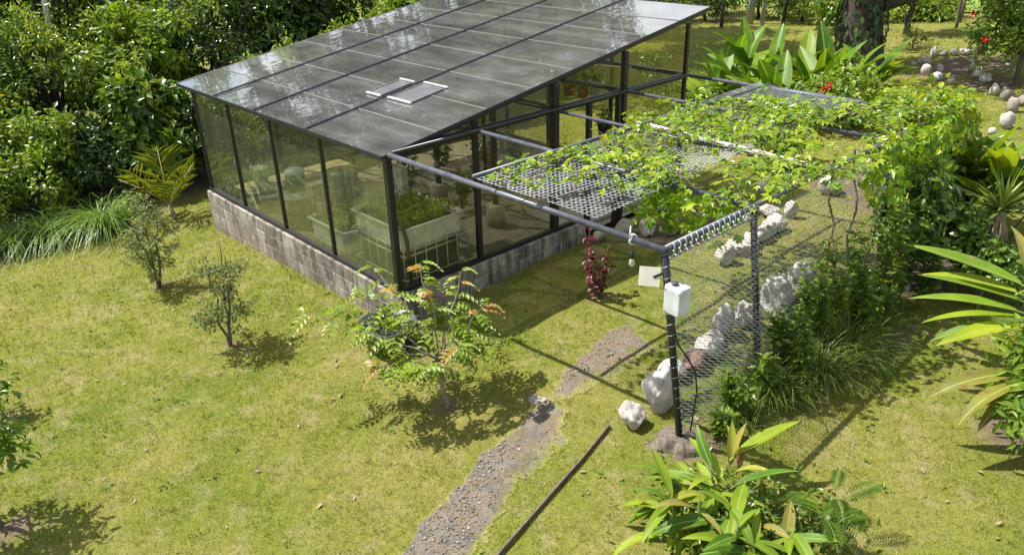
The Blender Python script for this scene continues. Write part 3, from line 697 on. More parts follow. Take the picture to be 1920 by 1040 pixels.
BR = [(-1.17, 20.66, .25, .30, 'pointed white rock, tallest at the far left of the stone ring'), (-.93, 20.75, .28, .17, 'low tan stone right of the pointed rock'),
      (-.72, 21.02, .30, .21, 'round white stone, second right of the pointed rock'), (-.50, 21.2, .38, .21, 'wide white stone in the back edge of the stone ring'),
      (-.36, 21.45, .19, .14, 'small grey stone in the back edge of the stone ring'), (-.22, 21.68, .27, .24, 'dark red stone near the flowering shrub in the back edge'),
      (-.30, 22.3, .25, .30, 'white stone at the back edge touching the flowering shrub'), (-.95, 19.45, .46, .22, 'long grey white stone at the left edge of the ring'),
      (-1.12, 19.1, .22, .13, 'small white stone at the outermost left of the ring'), (-.31, 17.85, .29, .31, 'blocky white rock at the near left corner of the ring'),
      (-.15, 18.4, .24, .24, 'grey rock behind the blocky corner rock'), (.15, 17.37, .36, .22, 'dark rough rock in shade at the near edge of the ring'),
      (.68, 16.86, .28, .24, 'grey blue rock in shade above the vine'), (.54, 18.8, .24, .21, 'pale stone at the inner right edge of the ring'),
      (.92, 18.0, .27, .20, 'white stone in sun left of the shaded grey one'), (1.27, 17.56, .33, .23, 'grey stone just inside the shrub shade'),
      (1.91, 16.2, .32, .28, 'shaded grey boulder below the flowering shrub'), (2.31, 15.75, .30, .32, 'round brown rock below the flowering shrub'),
      (2.76, 14.68, .28, .34, 'tan upright rock at the right edge, upper of the two'), (2.78, 15.3, .26, .26, 'grey rock behind the tan upright rock at the right edge'),
      (3.08, 13.27, .34, .37, 'purplish rock with a white top at the right edge'), (3.0, 12.72, .20, .15, 'small white stone left below the purplish rock'),
      (3.26, 12.45, .22, .13, 'flat white stone nearest the spiky plant in the ring'), (.12, 20.02, .18, .10, 'little white stone inside the stone ring')]
for i, (x, y, ww, hh, lb) in enumerate(BR):
    m = m_rock2 if 'red stone' in lb else (m_rock3 if ('tan' in lb or 'brown' in lb) else None)
    rock(x, y, ww, hh, lb, m, 100+i, 2, 'stones ringing the far garden bed')
# flat stepping stone on the path
ob = rock(2.66, -.08, .24, .03, 'flat grey stepping stone at the edge of the gravel path', m_rock3, 180, 3, None, .3, .75, .5); ob.name = 'stepping_stone'; ob['category'] = 'stone'
# edging board
eb = thing('edging_board', (3.8, -.9, gz(3.8, -.9)), 'thin weathered board edging the right side of the path', 'board')
pts = [(4.22, -2.85), (4.02, -1.87), (3.86, -1.15), (3.70, -.45), (3.575, .03)]
for k in range(4):
    (ax, ay), (cx_, cy2) = pts[k], pts[k+1]
    MB().bar((ax, ay, gz(ax, ay)+.022), (cx_, cy2, gz(cx_, cy2)+.018), .022, .06).build('board', m_plank, eb, bevel=.004)

# ---------------------------------------------------------------- things inside the greenhouse
def tote(x0, x1, y0, y1, zf, ztub, zrim, label, seed, plants=True, cage=True, z2=None):
    t = thing('tote_planter', ((x0+x1)/2, (y0+y1)/2, zf), label, 'planter', 'cut plastic tote planters')
    def tub(a0, a1, b0, b1, zb, zt, th=.03):
        mb = MB(); nrd = 5; rr = .09
        def loop(i, z):
            o = []
            for cx, cy, s in ((a1-i-rr, b1-i-rr, 0), (a0+i+rr, b1-i-rr, 1), (a0+i+rr, b0+i+rr, 2), (a1-i-rr, b0+i+rr, 3)):
                for q in range(nrd): an = (s+q/(nrd-1))*math.pi/2; o.append((cx+rr*math.cos(an), cy+rr*math.sin(an), z))
            return o
        L = [loop(.02, zb), loop(0, zb+.05), loop(0, zt-.03), loop(-.022, zt-.02), loop(-.022, zt), loop(th, zt), loop(th, zb+.06)]; n = len(L[0])
        mb.add([q for l in L for q in l], [(i*n+k, i*n+(k+1) % n, (i+1)*n+(k+1) % n, (i+1)*n+k) for i in range(len(L)-1) for k in range(n)]+[tuple(range(n-1, -1, -1)), tuple((len(L)-1)*n+k for k in range(n))])
        return mb
    m_tub = simple('tote_plastic', (.60, .63, .66), .45, 0, .25, 5)
    m_tank = simple('algae_tank_plastic', (.10, .13, .10), .4, 0, .4, 3)
    if ztub > zf+.1: tub(x0+.03, x1-.03, y0+.03, y1-.03, zf+.05, ztub-.06).build('tank', m_tank, t, True)
    tub(x0, x1, y0, y1, ztub, zrim).build('grow_tub', m_tub, t, False)
    rim = MB(); q = .0
    cs = [(x0-.01, y0-.01), (x1+.01, y0-.01), (x1+.01, y1+.01), (x0-.01, y1+.01)]
    for k in range(4):
        a, c = cs[k], cs[(k+1) % 4]; rim.tube([(*a, zrim+.004), (*c, zrim+.004)], .020, 8)
    rim.build('rim', m_white, t, True)
    MB().box(((x0+x1)/2, (y0+y1)/2, zrim-.09), (x1-x0-.07, y1-y0-.07, .04)).build('soil', simple('bed_soil', (.05, .04, .028), .95, 0, .4, 20), t)
    if cage:
        cg = MB()
        for z in ([zf+.04, zf+.3, ztub-.03, ztub+.07] if ztub > zf+.1 else [zf+.05, (zf+zrim)/2]):
            for k in range(4):
                a = Vector((*cs[k], z)); c = Vector((*cs[(k+1) % 4], z)); oo = Vector(((x0+x1)/2, (y0+y1)/2, z))
                a = oo+(a-oo)*1.03; c = oo+(c-oo)*1.03; cg.tube([a, c], .011, 6)
        zt = ztub+.07 if ztub > zf+.1 else (zf+zrim)/2
        for k in range(7):
            u = k/6
            for px, py in ((x0-.03+u*(x1-x0+.06), y0-.03), (x0-.03+u*(x1-x0+.06), y1+.03), (x0-.03, y0-.03+u*(y1-y0+.06)), (x1+.03, y0-.03+u*(y1-y0+.06))):
                cg.tube([(px, py, zf), (px, py, zt)], .009, 5)
        cg.build('cage', m_wire, t, True)
    if plants:
        r = np.random.default_rng(seed); n = 1500
        P = np.stack([r.uniform(x0+.07, x1-.07, n), r.uniform(y0+.07, y1-.07, n), zrim-.07+r.random(n)**1.5*.15], 1)
        P[:, 2] += .10*vnoise(P[:, 0], P[:, 1], 5, 3)
        leafobj('seedlings', P, rdir(r, n)+[0, 0, .3], np.array([0, 0, 1])+.5*r.normal(size=(n, 3)), .055*(.6+.8*r.random(n)), LM['yellowgreen'], t, T_OVAL, .75)
    return t
tt = tote(-1.36, -.17, .24, 1.26, .34, 1.02, 1.35, 'grey tote planter full of seedlings on a tank at the glass corner', 1)
MB().tube([(-.32, .22, 1.30), (-.22, .20, 1.42), (-.12, .22, 1.40), (-.085, .24, 1.25), (-.08, .25, .9), (-.09, .25, .5)], .028, 8).build('hose', m_hose, tt, True)
tote(-2.62, -1.62, .20, 1.15, .34, .38, .90, 'low grey tote tub with white rim behind the second front pane', 2, True)
# filter drum; domed lids made white in place of bright highlights
fd = thing('filter_drum', (-3.75, .62, .34), 'stacked water drum with domed lids painted white as highlights behind the third front pane', 'drum')
m_drum = simple('green_drum', (.11, .13, .06), .5, 0, .3, 5)
MB().lathe((-3.75, .62, 0), [(.26, .34), (.28, .40), (.275, .60), (.285, .62), (.275, .66), (.27, .86)], 28).build('lower_drum', m_drum, fd, True)
MB().lathe((-3.75, .62, 0), [(.275, .862), (.28, .88), (.20, .93), (.12, .955), (.03, .96)], 28).build('lid', m_white, fd, True)
MB().lathe((-3.75, .62, 0), [(.14, .962), (.16, .99), (.16, 1.25)], 24).build('upper_drum', m_drum, fd, True)
MB().lathe((-3.75, .62, 0), [(.17, 1.252), (.175, 1.27), (.13, 1.32), (.03, 1.34)], 24).build('lid', m_white, fd, True)
gb = thing('green_barrel', (-3.0, 1.0, .34), 'tall green translucent barrel beside the stacked water drum', 'barrel')
MB().lathe((-3.0, 1.05, 0), [(.24, .34), (.27, .4), (.26, .7), (.275, .72), (.26, .75), (.27, 1.3), (.25, 1.36), (.05, 1.37)], 28).build('barrel_body', simple('green_barrel_plastic', (.06, .11, .07), .4, 0, .3, 4), gb, True)
MB().lathe((-3.0, 1.05, 0), [(.06, 1.371), (.06, 1.41), (.02, 1.415)], 16).build('bung', m_bucket, gb, True)
wp = thing('white_cabinet', (-2.35, 1.75, .34), 'narrow off white cabinet standing behind the low tote tub', 'cabinet')
MB().box((-2.35, 1.75, .88), (.30, .10, 1.06)).build('cabinet_body', m_dirtywhite, wp, bevel=.01)
MB().box((-2.35, 1.695, .90), (.26, .008, .95)).build('door', m_dirtywhite, wp, bevel=.002)
bn = thing('plank_bench', (-5.1, 1.4, .34), 'low timber bench along the left glass wall carrying a bucket', 'bench')
for k in range(3): MB().box((-5.45+k*.24, 1.4, .66), (.22, 2.2, .03)).build('plank', m_bamboo, bn, bevel=.004)
for sx_ in (-5.5, -4.92):
    for yy in (.4, 2.4): MB().box((sx_, yy, .49), (.06, .06, .31)).build('leg', m_bamboo, bn)
wb = thing('white_bucket', (-5.3, .72, .675), 'white bucket standing on the bench in the left corner', 'bucket')
MB().lathe((-5.3, .72, 0), [(.12, .676), (.15, .95), (.16, .955), (.16, .975), (.145, .975), (.115, .70)], 24).build('bucket_body', m_dirtywhite, wb, True)
MB().tube([(-5.3+.158*math.cos(a), .72, .95+.12*math.sin(a)) for a in np.linspace(0, math.pi, 12)], .005, 5).build('handle', m_wire, wb, True)
# bamboo growing rails
for i, (a, c, lb) in enumerate([((-5.4, 2.4, .56), (-.9, 3.5, .56), 'long bamboo rail running across the floor behind the footings'),
                                ((-5.3, 3.4, .56), (-1.2, 4.4, .56), 'bamboo rail one step behind the longest rail'),
                                ((-4.6, 2.2, .58), (-3.5, 2.75, .58), 'short pale rail crossing near the front glass'),
                                ((-3.3, 3.7, .58), (-2.3, 4.55, .58), 'short pale rail crossing beside the inner mesh')]):
    t = thing('growing_rail', ((a[0]+c[0])/2, (a[1]+c[1])/2, .35), lb, 'rail', 'bamboo growing rails')
    MB().tube([a, c], .022, 8).build('pole', m_bamboo, t, True)
    for u in (.08, .92):
        px, py = a[0]+(c[0]-a[0])*u, a[1]+(c[1]-a[1])*u
        MB().box((px, py, .445), (.05, .05, .23)).build('peg', m_bamboo, t)
pt = thing('mesh_partition', (-2.0, 5.0, .34), 'upright chain link partition standing inside the greenhouse', 'partition')
pipe('frame_pipe', (-3.2, 4.30, .34), (-3.2, 4.30, 2.42), .03, m_black, pt); pipe('frame_pipe', (-1.5, 4.30, .34), (-1.5, 4.30, 2.42), .03, m_black, pt)
pipe('frame_pipe', (-3.2, 4.30, 2.40), (-1.5, 4.30, 2.40), .025, m_black, pt)
chain('wire_mesh', (-3.18, 4.30, .40), (1.66, 0, 0), (0, 0, 1.98), 30, 76, (0, -1, 0), pt, .01, .003)
# hanging pots
hp = thing('hanging_pole', (-1.7, 5.5, 2.45), 'bamboo pole slung under the roof carrying hanging pots', 'pole')
MB().tube([(-2.7, 5.35, 2.47), (-.75, 5.55, 2.60)], .02, 8).build('pole', m_bamboo, hp, True)
for k, (x, y, z, m, lb) in enumerate([(-2.08, 5.45, 1.95, m_terra, 'left terracotta pot hanging from the bamboo pole'), (-1.76, 5.47, 1.96, m_terra, 'right terracotta pot hanging from the bamboo pole'),
                                      (-1.48, 5.5, 2.0, m_dirtywhite, 'white pot hanging from the bamboo pole'), (-1.18, 5.4, 1.35, m_bucket, 'green grey pot hanging low by the door post')]):
    t = thing('hanging_pot', (x, y, z), lb, 'pot', 'pots hung under the roof')
    MB().lathe((x, y, z), [(.085, 0), (.125, .24), (.14, .245), (.14, .28), (.12, .28), (.10, .20), (.02, .20)], 22).build('pot', m, t, True)
    hw = MB()
    for a in (0, 2.1, 4.2): hw.tube([(x+.135*math.cos(a), y+.135*math.sin(a), z+.27), (x, y, 2.50 if z > 1.6 else 2.46)], .004, 4)
    hw.build('hanger', m_bamboo, t)
    r = np.random.default_rng(40+k); n = 90; P = np.array([x, y, z+.3])+r.normal(size=(n, 3))*[.07, .07, .08]
    leafobj('foliage', P, rdir(r, n)+[0, 0, .5], rdir(r, n)+[0, 0, .8], .09, LM['jungle_mid'], t, T_DIA, .45)
for k, (x, y, s, m, lb) in enumerate([(-1.0, 5.3, .17, m_dirtywhite, 'whitish pot on the greenhouse floor near the door'), (-1.5, 5.5, .15, m_terra, 'terracotta pot on the floor at the back of the greenhouse'),
                                      (-3.8, 4.9, .14, m_terra, 'small terracotta pot on the floor behind the rails')]):
    t = thing('floor_pot', (x, y, .34), lb, 'pot', 'pots on the greenhouse floor')
    MB().lathe((x, y, .34), [(s*.7, 0), (s, s*1.8), (s*1.12, s*1.85), (s*1.12, s*2.1), (s*.95, s*2.1), (s*.85, s*1.6), (.02, s*1.6)], 22).build('pot', m, t, True)
    r = np.random.default_rng(50+k); n = 260; P = np.array([x, y, .34+s*2.3])+r.normal(size=(n, 3))*[.14, .14, .16]
    leafobj('foliage', P, rdir(r, n)+[0, 0, .6], rdir(r, n)+[0, 0, .8], .11, LM['jungle_mid'], t, T_DIA, .4)
def spriggy(name, label, x, y, z, h, n, seed, m, ls=.09, sp=.14, cat='plant', group=None):
    r = np.random.default_rng(seed); t = thing(name, (x, y, z), label, cat, group); st = MB(); Ps = []; Ds = []
    for k in range(max(2, n//40)):
        a = r.uniform(0, 6.28); b_ = (x+sp*math.cos(a)*r.random(), y+sp*math.sin(a)*r.random(), z+h*r.uniform(.6, 1)); w_ = wob((x, y, z-.03), b_, 6, .02, r)
        st.tube(w_, list(np.linspace(.008, .003, 6)), 4); w_ = np.array(w_)
        for q in range(40):
            u = r.uniform(.25, 1)*5; i = min(4, int(u)); Ps.append(w_[i]+(w_[i+1]-w_[i])*(u-i)); aa = r.uniform(0, 6.28); Ds.append((math.cos(aa), math.sin(aa), r.uniform(-.2, .7)))
    st.build('stem', m_greenstem, t, True); Ps = np.array(Ps); Ds = np.array(Ds)
    leafobj('foliage', Ps, Ds, np.array([0, 0, 1])+.4*r.normal(size=Ps.shape), ls*(.6+.8*r.random(len(Ps))), m, t, T_OVAL, .5)
    return t
for k, (x, y, h, lb) in enumerate([(-2.2, 2.9, .75, 'slim leafy plant between the two nearest footings'), (-3.6, 2.75, .8, 'leafy plant by the third footing inside'), (-4.9, 3.1, .7, 'small plant along the bamboo rail at the left'),
                                  (-2.7, 3.6, .55, 'low bright plant behind the long bamboo rail'), (-4.2, 4.0, .8, 'bushy plant at the middle of the greenhouse floor'), (-1.1, 1.7, .6, 'pale plant just behind the corner tote planter'),
                                  (-3.3, 5.2, .9, 'tall leafy plant against the back glass')]):
    spriggy('potless_plant', lb, x, y, .33, h, 240, 70+k, LM['jungle_mid'] if k % 2 else LM['jungle_light'], .10, .25, 'plant', 'plants growing inside')
for k, (x0, y0, lb) in enumerate([(-2.22, 1.18, 'left white framed tray lying on the roof sheets'), (-1.70, 1.20, 'right white framed tray lying on the roof sheets')]):
    t = thing('framed_tray', (x0+.25, y0+.35, rz(y0+.35)+.03), lb, 'tray', 'framed trays on the roof')
    wx, wy = (.36, .68) if k == 0 else (.55, .72)
    def rp(x, y, d): return (x, y, rz(y)+.062-d)
    MB().bar(rp(x0, y0+.03, .02), rp(x0+wx, y0+.03, .02), .034, .02).build('frame', m_dirtywhite, t); MB().bar(rp(x0, y0+wy-.03, .02), rp(x0+wx, y0+wy-.03, .02), .034, .02).build('frame', m_dirtywhite, t)
    MB().bar(rp(x0+.015, y0+.06, .02), rp(x0+.015, y0+wy-.06, .02), .012, .012).build('frame', m_alu, t); MB().bar(rp(x0+wx-.015, y0+.06, .02), rp(x0+wx-.015, y0+wy-.06, .02), .012, .012).build('frame', m_alu, t)
    MB().bar(rp(x0+wx/2, y0+.06, .034), rp(x0+wx/2, y0+wy-.06, .034), wx-.06, .008).build('tray_base', simple('tray_dark', (.13, .132, .14), .22), t)
# dark pot outside at the corner, behind the small tree
pt = thing('planter_pot', (.36, -.46, gz(.36, -.46)), 'dark grey planter pot on the lawn at the greenhouse corner', 'pot')
MB().lathe((.36, -.46, gz(.36, -.46)-.01), [(.27, 0), (.35, .33), (.375, .335), (.375, .37), (.35, .37), (.32, .28), (.03, .28)], 32).build('pot', m_bucket, pt, True)
r = np.random.default_rng(91); n = 220; P = np.array([.36, -.46, gz(.36, -.46)+.33])+r.normal(size=(n, 3))*[.12, .12, .06]
leafobj('foliage', P, rdir(r, n)+[0, 0, .5], rdir(r, n)+[0, 0, .8], .07, LM['jungle_mid'], pt, T_DIA, .6)

# ---------------------------------------------------------------- vine over the pergola
def in_poly(x, y, poly):
    c = np.zeros(x.shape, bool); n = len(poly)
    for i in range(n):
        (x0, y0), (x1, y1) = poly[i], poly[(i+1) % n]
        t = ((y0 > y) != (y1 > y)) & (x < (x1-x0)*(y-y0)/(y1-y0+1e-12)+x0); c ^= t
    return c
VP = [(2.05, 1.45), (1.5, 2.5), (1.15, 3.9), (1.7, 4.75), (2.6, 4.95), (3.3, 5.5), (3.5, 6.6), (4.3, 6.6), (4.5, 4.5), (4.5, 2.7), (4.2, 1.45), (3.75, .95), (3.3, .95), (2.75, 1.35)]
HOLES = [(3.22, 2.15, .42, .42), (3.7, 4.05, .40, .45), (2.2, 5.6, .8, .55), (2.9, 2.92, .28, .08), (1.85, 2.95, .3, .08), (3.55, 2.82, .3, .08), (3.6, 1.55, .2, .22), (2.2, 4.3, .3, .2)]
r = np.random.default_rng(17)
vine = thing('passion_vine', (4.25, 3.6, gz(4.25, 3.6)), 'lime green vine sprawling over the top of the pergola', 'vine')
def vine_pts(n):
    x = r.uniform(1.0, 4.7, n*4); y = r.uniform(.6, 6.7, n*4); k = in_poly(x, y, VP)
    dens = vnoise(x, y, 1.5, 21)*.55+vnoise(x, y, 4.5, 31)*.45
    k &= dens > (.36+.22*r.random(n*4))
    for cx, cy, rx, ry in HOLES: k &= (((x-cx)/rx)**2+((y-cy)/ry)**2 + (vnoise(x, y, 4, 2)-.5)*.8) > 1
    return x[k][:n], y[k][:n]
st = MB(); Ps = []
def vstem(pts, rad=.006):
    st.tube(pts, rad, 4, False)
def clear_of(x, y):
    if not in_poly(np.array([x]), np.array([y]), VP)[0]: return False
    return all(((x-cx)/rx)**2+((y-cy)/ry)**2 > 1 for cx, cy, rx, ry in HOLES)
RL = []
for k in range(145):                                       # woody runners over the mesh, leaves set along them
    a = math.pi+r.normal()*.75; x, y = r.uniform(2.4, 4.45), r.uniform(1.0, 6.3); pts = []; zz = HE+.07+.10*r.random()
    if k % 3 == 0: a = r.uniform(0, 6.28)
    for q in range(int(r.integers(10, 26))):
        pts.append((x, y, zz)); a += r.normal()*.28; zz = min(HE+.30, max(HE+.06, zz+r.normal()*.025)); x += .085*math.cos(a); y += .085*math.sin(a)
        if not clear_of(x, y) and r.random() < .65: break
        for sd_ in ((-1, 1) if r.random() < .55 else (1 if q % 2 else -1,)):
            bb = a+sd_*r.uniform(.6, 1.5); RL.append((x+.035*math.cos(bb), y+.035*math.sin(bb), zz+.02*r.random(), bb))
    if len(pts) > 2: vstem(pts, .003+.005*r.random()**2)
for k in range(5):                                         # trunks up the fence
    y = 3.2+k*.55; vstem(wob((4.3, y, gz(4.3, y)), (4.05, y-.2+.3*r.random(), HE+.05), 9, .06, r), .014)
tend = [[(1.95, .0), (1.92, .6), (1.85, 1.1), (1.95, 1.5)], [(2.5, -.2), (2.62, .2), (2.68, .75), (2.74, 1.4)], [(1.62, .35), (1.75, .9), (1.8, 1.6)], [(2.25, .75), (2.4, 1.05), (2.6, 1.5)], [(3.05, .35), (3.1, .7), (3.2, 1.2)]]
tx, ty = [], []
for tp in tend:
    tp = np.array(tp); vstem([(a, c, HE+.075) for a, c in tp], .004)
    for u in np.arange(0, len(tp)-1, .16):
        i = int(u); q = tp[i]+(tp[i+1]-tp[i])*(u-i)
        for _ in range(3): tx.append(q[0]+r.normal()*.035); ty.append(q[1]+r.normal()*.035)
st.build('stem', m_twig, vine, True)
x, y = vine_pts(420); x = np.concatenate([x, tx]); y = np.concatenate([y, ty]); n = len(x)
z = HE+.05+.16*r.random(n)**1.6+.16*vnoise(x, y, 2.1, 40)*(x > 1.9)
P = np.stack([x, y, z], 1); a = r.uniform(0, 6.28, n); RL = np.array(RL); P = np.concatenate([P, RL[:, :3]]); a = np.concatenate([a, RL[:, 3]]); n = len(P)
Nn = np.array([-.12, -.12, 1.0])+.42*r.normal(size=(n, 3)); D = np.stack([np.cos(a), np.sin(a), -.25*np.ones(n)], 1)
S = .05+.075*r.random(n)**1.3
show = np.argsort(-(S/np.linalg.norm(P-CAM, axis=1)))[:300]                # the leaves that show largest are pieces of their own
lf = np_mesh('leaf', T_LOBE[0]*[.95, 1, 1], T_LOBE[1]); lf.materials.append(LM['vine_single']); Du = unit(D); Nu = unit(Nn-Du*np.sum(Nn*Du, -1, keepdims=True)); Xu = np.cross(Du, Nu); ov = np.array(origin(vine))
for q in show:
    o = bpy.data.objects.new('leaf', lf); COL.objects.link(o); o.parent = vine; o.location = P[q]-ov; o.scale = (S[q],)*3
    o.rotation_euler = Matrix((Xu[q], Du[q], Nu[q])).transposed().to_euler()
rest = np.ones(n, bool); rest[show] = False
tag(leafobj('leaves_on_top', P[rest], D[rest], Nn[rest], S[rest], LM['vine'], vine, T_LOBE, .95), kind='stuff')
# curtain hanging down the outer side, and the trailing front edge
n = 620; y = 2.9+3.6*r.random(n)**.7; zt = HE+.15; drop = r.random(n)**1.4*(.25+1.1*vnoise(y, y*0, 1.2, 60)*np.clip((y-2.6)/2, .15, 1))
x = 4.15+.35*r.random(n)+.1*drop; z = zt-drop
k = vnoise(y, z, 2.4, 77) > .36; x, y, z = x[k], y[k], z[k]; n = len(x)
leafobj('hanging_leaves', np.stack([x, y, z], 1), np.stack([.4*r.normal(size=n), .5*r.normal(size=n), -1+.5*r.random(n)], 1), np.array([.7, -.6, .6])+.5*r.normal(size=(n, 3)), .09+.06*r.random(n), LM['vine'], vine, T_LOBE, .9)
n = 200; x = r.uniform(2.9, 4.0, n); y = .95+.5*r.random(n)+.1*np.abs(x-3.4); z = HE+.05-r.random(n)**1.5*.42
leafobj('hanging_leaves', np.stack([x, y, z], 1), np.stack([.4*r.normal(size=n), .5*r.normal(size=n), -1+.6*r.random(n)], 1), np.array([.3, -.8, .5])+.5*r.normal(size=(n, 3)), .08+.05*r.random(n), LM['vine'], vine, T_LOBE, .9)

# second leafy climber spilling behind the outer corner
t = thing('climber', (4.0, 6.9, gz(4.0, 6.9)), 'bright heart leaved climber heaped at the far corner of the pergola', 'vine')
cc, P, D, Nn = clumps(r, (3.72, 7.0, 2.15), (.62, .85, .5), 26, 1100, .26, .2)
leafobj('leaves', P, D, Nn, .15*(.6+.7*r.random(len(P))), LM['yellowgreen'], t, T_OVAL, .75)
mb = MB()
for q in cc[::2]: mb.tube(wob((4.0, 6.9, gz(4, 6.9)), q, 5, .1, r), [.03, .02, .015, .01, .006], 5, False)
mb.build('stem', m_twig, t, True)
cc, P, D, Nn = clumps(r, (3.6, 7.2, 1.3), (.7, .8, .8), 22, 800, .36, .3)
leafobj('lower_leaves', P, D, Nn, .15*(.6+.7*r.random(len(P))), LM['jungle_light'], t, T_OVAL, .7)

# ---------------------------------------------------------------- shrubs along the fence and right side
tree('dark_shrub', 'dense dark shrub right of the fence behind the big arching leaves', 'shrub', 4.68, 5.3, .95, (.38, .45, .40), LM['jungle_mid'], m_bark, 201, 22, 2200, .22, .10, .05, .3, T_OVAL, .55)
tree('dark_shrub', 'broad leaved shrub beside the third pergola post', 'shrub', 4.45, 4.85, 1.45, (.28, .42, .62), LM['jungle_mid'], m_palebark, 202, 20, 1500, .24, .12, .05, .35, T_OVAL, .6)
tree('dark_shrub', 'leafy shrub between the climber and the canna leaves', 'shrub', 4.0, 6.6, 1.2, (.4, .5, .5), LM['jungle_mid'], m_bark, 203, 22, 2000, .3, .13, .05, .3, T_OVAL, .55)
tree('dark_shrub', 'low mounded shrub in front of the spiky plant', 'shrub', 5.35, 5.0, .65, (.35, .35, .32), LM['jungle_mid'], m_bark, 204, 18, 1300, .2, .09, .03, .3, T_OVAL, .6)
# bent grey branch and a dead curled leaf lying in the climber
t = thing('dead_branch', (4.45, 5.2, 1.6), 'bent bare grey branch lying in the shrubs by the third post', 'branch')
MB().tube([(4.55, 5.0, 1.25), (4.5, 5.25, 1.55), (4.5, 5.5, 1.75), (4.62, 5.65, 1.7), (4.72, 5.65, 1.55)], [.035, .03, .026, .02, .012], 7).build('branch', m_palebark, t, True)
t = thing('leaning_trunk', (4.55, 4.75, gz(4.55, 4.75)), 'short pale leaning trunk in the shade under the shrubs', 'trunk')
MB().tube([(4.56, 4.72, gz(4.55, 4.7)-.05), (4.52, 4.8, .72), (4.5, 4.9, .95), (4.55, 5.0, 1.2)], [.065, .055, .05, .04], 9).build('trunk', m_palebark, t, True)

# ---------------------------------------------------------------- grass tussocks and weeds at the fence foot
def blades(name, label, x, y, n, L, droop, wd, m, seed, sp=.15, cat='grass', group=None, bias=(0, 0)):
    r = np.random.default_rng(seed); z = gz(x, y); t = thing(name, (x, y, z), label, cat, group)
    a = r.uniform(0, 6.28, n); rr = sp*np.sqrt(r.random(n)); bx_, by_ = x+rr*np.cos(r.uniform(0, 6.28, n)), y+rr*np.sin(r.uniform(0, 6.28, n))
    Ln = L*(.55+.6*r.random(n)); dr = droop*(.5+r.random(n)); S = 6; V = np.zeros((n, S*2, 3)); lean = .15+.5*r.random(n)
    for s in range(S):
        u = s/(S-1); h = Ln*(u*np.cos(lean)-dr*.62*u*u*u); o = Ln*(u*np.sin(lean)+dr*.45*u*u)
        cx = bx_+o*np.cos(a)+bias[0]*u*u*Ln; cy = by_+o*np.sin(a)+bias[1]*u*u*Ln; cz = GZ(bx_, by_)-.02+np.maximum(h, .0-.02*u)
        w_ = wd*(1-u)**.6*(.7+.3*u)+.0006
        V[:, 2*s] = np.stack([cx-w_*np.sin(a), cy+w_*np.cos(a), cz], 1); V[:, 2*s+1] = np.stack([cx+w_*np.sin(a), cy-w_*np.cos(a), cz], 1)
    f = np.array([(2*s, 2*s+1, 2*s+3, 2*s+2) for s in range(S-1)]); F = (f[None]+(np.arange(n)*S*2)[:, None, None]).reshape(-1, 4)
    link('blades', np_mesh('blades', V.reshape(-1, 3)-np.array([x, y, z]), F, True), m, t); return t
for k, (x, y, n, L, lb) in enumerate([(4.50, 1.55, 460, .66, 'shaggy grass tussock outside the mesh between the two near posts'), (4.62, 2.15, 560, .80, 'largest dark grass tussock outside the mesh'), (4.72, 2.75, 480, .76, 'grass tussock outside the mesh past the second post'),
                                      (4.62, 3.35, 380, .66, 'grass tussock under the hanging vine'), (4.58, 3.95, 320, .6, 'thin grass tussock deepest under the hanging vine'), (4.47, 1.05, 240, .4, 'low grass tussock by the foot of the near post')]):
    blades('grass_tussock', lb, x, y, n, L, .8, .007, LM['drygrass'], 300+k, .22, 'grass', 'tussocks along the fence foot')
for k, (x, y, h, lb) in enumerate([(4.42, .95, .62, 'leafy light green weed closest to the near post'), (4.55, 1.30, .78, 'tall weed with pale tips outside the mesh'), (4.62, 1.80, .85, 'tall weed in front of the largest tussock'), (4.5, .62, .4, 'short weed beside the post mound'),
                                  (4.75, 3.05, .8, 'straggly weed rising before the hanging vine'), (4.7, 3.7, .95, 'straggly weed in the shade of the hanging vine')]):
    spriggy('leafy_weed', lb, x, y, gz(x, y), h, 200, 330+k, LM['weed'], .10, .16, 'weed', 'leafy weeds along the fence')
for k, (x, y, h, lb) in enumerate([(4.35, 2.4, 1.5, 'bare stalked climber stem leaning on the mesh past the second post'), (4.4, 3.0, 1.6, 'dark leaved stalk beside the mesh under the vine'), (4.4, 3.5, 1.65, 'dark leaved stalk farther along the mesh'), (4.42, 4.1, 1.7, 'tallest dark leaved stalk by the third post')]):
    spriggy('climber_stalk', lb, x, y, gz(x, y), h, 120, 350+k, LM['weed'], .11, .30, 'plant', 'stalks growing up the mesh')
for k, (x, y, h, lb) in enumerate([(4.32, 1.95, 1.1, 'weedy stalk against the mesh just past the first bay'), (4.5, 2.55, 1.25, 'leafy stalk rising from the largest tussock'), (4.38, 2.75, 1.4, 'thin stalk on the mesh left of the dark leaved ones'), (4.6, 3.3, 1.2, 'leafy stalk over the tussock under the vine'), (4.55, 3.85, 1.5, 'bushy stalk in front of the hanging vine'), (4.62, 4.35, 1.55, 'bushy stalk beside the third post'), (4.85, 4.3, 1.0, 'low leafy stalk at the shade edge by the third post')]):
    spriggy('climber_stalk', lb, x, y, gz(x, y), h, 200, 360+k, LM[('jungle_mid', 'weed', 'jungle_light')[k % 3]], .11, .34, 'plant', 'stalks growing up the mesh')

